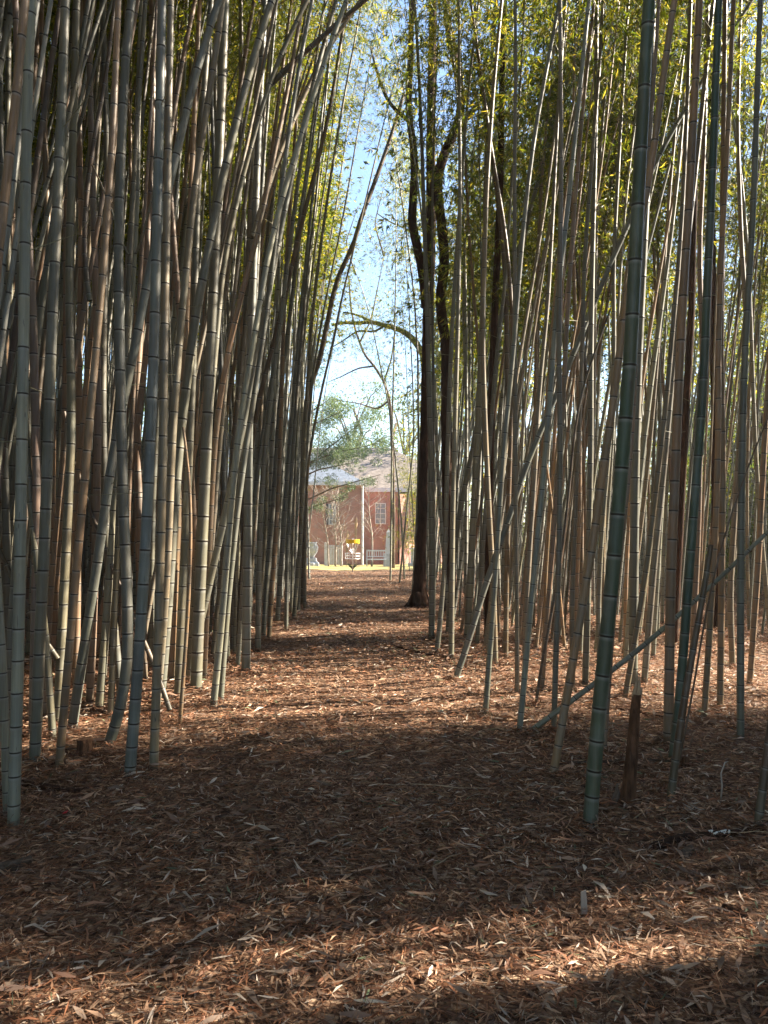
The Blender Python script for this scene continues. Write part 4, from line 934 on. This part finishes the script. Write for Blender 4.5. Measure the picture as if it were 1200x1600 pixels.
b = on_ground(132, 1178); t = thing('cut_stump', 'short squarish dark red-brown stump among the left front culms', 'stump', b)
mb = MB(); mb.tube([(0, 0, -.03), (.003, 0, .04), (.0, 0, .105)], [.062, .055, .056], 9, True, .12, rt); mb.build('wood', M['stump'], t)
b = on_ground(1070, 1205); t = thing('small_stump', 'tiny dark stump between dead culm and white twig at right', 'stump', b)
mb = MB(); mb.tube([(0, 0, -.02), (.003, 0, .03), (.006, 0, .07)], [.032, .028, .02], 8, True, .2, rt); mb.build('wood', M['stump'], t)
def log(pts, r, mat, label, name='log', jit=.1, lift=.6, ends=None):
    P = [on_ground(*p) for p in pts]
    for p in P: p.z += r * lift
    b = P[0].copy(); Q = smooth_pts([p - b for p in P], .05, .15); m = MB(); n = len(Q)
    m.tube(Q, [r * (1 - .35 * i / n) for i in range(n)], 9, True, jit, rt)
    o = m.build(name, mat, None, True); o.location = b; return tag(o, label, 'log' if r > .015 else 'stick')
log([(38,1222),(70,1226),(100,1233),(132,1236)], .022, M['dark_bark'], 'dark fallen branch on the litter below the left front culms')
log([(128,1108),(150,1110),(172,1120)], .026, M['stump'], 'reddish fallen branch behind the left front culms')
log([(1020,1322),(1060,1310),(1110,1309),(1150,1308),(1200,1300)], .024, M['dark_bark'], 'dark rotting log with white lichen lying at the right edge')
LOGO = COL.objects[-1] if False else [o for o in COL.objects if o.name.startswith('log')][-1]
mb = MB()
for q in range(26):
    p = on_ground(rt.uniform(1108, 1142), 1310) - LOGO.location; p.z += .034 + rt.uniform(-.004, .004); p.y += rt.uniform(-.02, .006); mb.tube([p, p + Vector((rt.uniform(.004, .01), 0, .004))], [rt.uniform(.003, .007), .002], 6)
mb.build('lichen', M['lichen'], LOGO)
# extra fallen twigs scattered over the litter
for q in range(26):
    y = rt.uniform(2.3, 8); x = rt.uniform(-.5, .5) * y; a = rt.uniform(0, 3.14); ln = rt.uniform(.12, .5); m = MB(); r_ = rt.uniform(.0015, .004)
    pts_ = [Vector((x + math.cos(a) * ln * (f - .5) + rt.gauss(0, .008), y + math.sin(a) * ln * (f - .5) + rt.gauss(0, .008), 0)) for f in (0, .33, .66, 1)]
    for p in pts_: p.z = gzf(p.x, p.y) + .035 + rt.uniform(0, .012)
    b = pts_[0].copy(); m.tube([p - b for p in pts_], [r_, r_ * .9, r_ * .8, r_ * .5], 5); pxx = 600 + x / y * FPX
    o = m.build('fallen_twig', M['bark' if q % 2 else 'pale_wood'], None, True); o.location = b
    tag(o, f"{'brown' if q % 2 else 'pale'} thin fallen twig on the {'left' if pxx < 450 else 'right' if pxx > 750 else 'middle'} litter, {ordn(q + 1).replace(' nearest', '').replace('nearest', 'first')} by nearness", 'twig', 'thin twigs fallen on the litter'); TW = globals().setdefault('TW', []); TW.append((y, o))
for k, (y, o) in enumerate(sorted(TW, key=lambda q: q[0])): o['label'] = o['label'].split(', ')[0] + ', ' + ordn(k + 1).replace('nearest', 'nearest to the camera' )
log([(1068,1336),(1078,1328),(1087,1322)], .026, M['bark'], 'short grey chunk of branch just below the lichened log')
log([(-20,1368),(15,1360),(50,1345)], .03, M['bark'], 'grey weathered log end poking in at the left edge')
log([(600,1008),(640,1018),(675,1026),(704,1032)], .02, M['dark_bark'], 'long dark stick lying across the right side of the path')
log([(725,1030),(770,1033),(830,1036)], .02, M['pale_wood'], 'pale fallen culm piece lying between the right culms')
log([(870,1195),(940,1196),(1000,1192),(1060,1200)], .015, M['bark'], 'thin brown stick lying behind the thick deep green culm', 'stick')
log([(205,1160),(250,1166),(300,1171)], .008, M['pale_wood'], 'thin pale cane lying beside the grey-tan front culm on the left', 'stick')
log([(60,1158),(100,1157),(128,1160)], .008, M['pale_wood'], 'thin pale cane lying by the cut stump', 'stick')
log([(880,1122),(960,1108),(1090,1132),(1200,1150)], .012, M['stump'], 'long thin brown stick on the sunlit ground at right', 'stick')
log([(1130,1420),(1150,1428),(1172,1436)], .018, M['dark_bark'], 'small dark stick in the right foreground', 'stick')
b = on_ground(913, 1432); m = MB(); m.add([(-.014, -.004, 0), (.014, -.004, 0), (.010, .006, .10), (-.012, .006, .09), (-.014, .004, 0), (.014, .004, 0), (.010, .012, .10), (-.012, .012, .09)], [(0, 1, 2, 3), (5, 4, 7, 6), (0, 3, 7, 4), (1, 5, 6, 2), (3, 2, 6, 7), (0, 4, 5, 1)])
o = m.build('bamboo_chip', M['pale_bark'], None); o.location = b; tag(o, 'grey splinter of bamboo standing upright in the right foreground litter', 'splinter')
b = on_ground(1126, 1256); m = MB(); m.tube([(0, 0, 0), (.01, 0, .1), (.004, 0, .17), (.03, 0, .235), (.05, 0, .24)], [.006, .006, .005, .004, .002], 6); o = m.build('white_twig', M['pale_bark'], None, True); o.location = b; tag(o, 'bent pale twig standing upright near the right edge', 'twig')
b = on_ground(101, 1277); m = MB(); m.add([(-.012, 0, .012), (.012, -.004, .02), (.014, .012, .024), (-.008, .014, .016), (-.012, 0, .007), (.012, -.004, .015), (.014, .012, .019), (-.008, .014, .011)], [(0, 1, 2, 3), (7, 6, 5, 4), (0, 4, 5, 1), (1, 5, 6, 2), (2, 6, 7, 3), (3, 7, 4, 0)])
o = m.build('red_scrap', M['red'], None); o.location = b + Vector((0, 0, .02)); tag(o, 'tiny bright red scrap on the litter at the left foreground', 'scrap')

# ------------------------------------------------------------------ winter haze
mh = bpy.data.materials.new('haze'); mh.use_nodes = True; nt = mh.node_tree; nt.nodes.clear()
pv = nt.nodes.new('ShaderNodeVolumePrincipled'); pv.inputs['Color'].default_value = (.92, .95, 1, 1); pv.inputs['Density'].default_value = .0009; pv.inputs['Anisotropy'].default_value = .3
mo = nt.nodes.new('ShaderNodeOutputMaterial'); nt.links.new(pv.outputs[0], mo.inputs['Volume'])
mb = MB(); mb.box(-305, 305, -105, 485, -12, 26); o = mb.build('haze', mh, None); tag(o, kind='stuff')
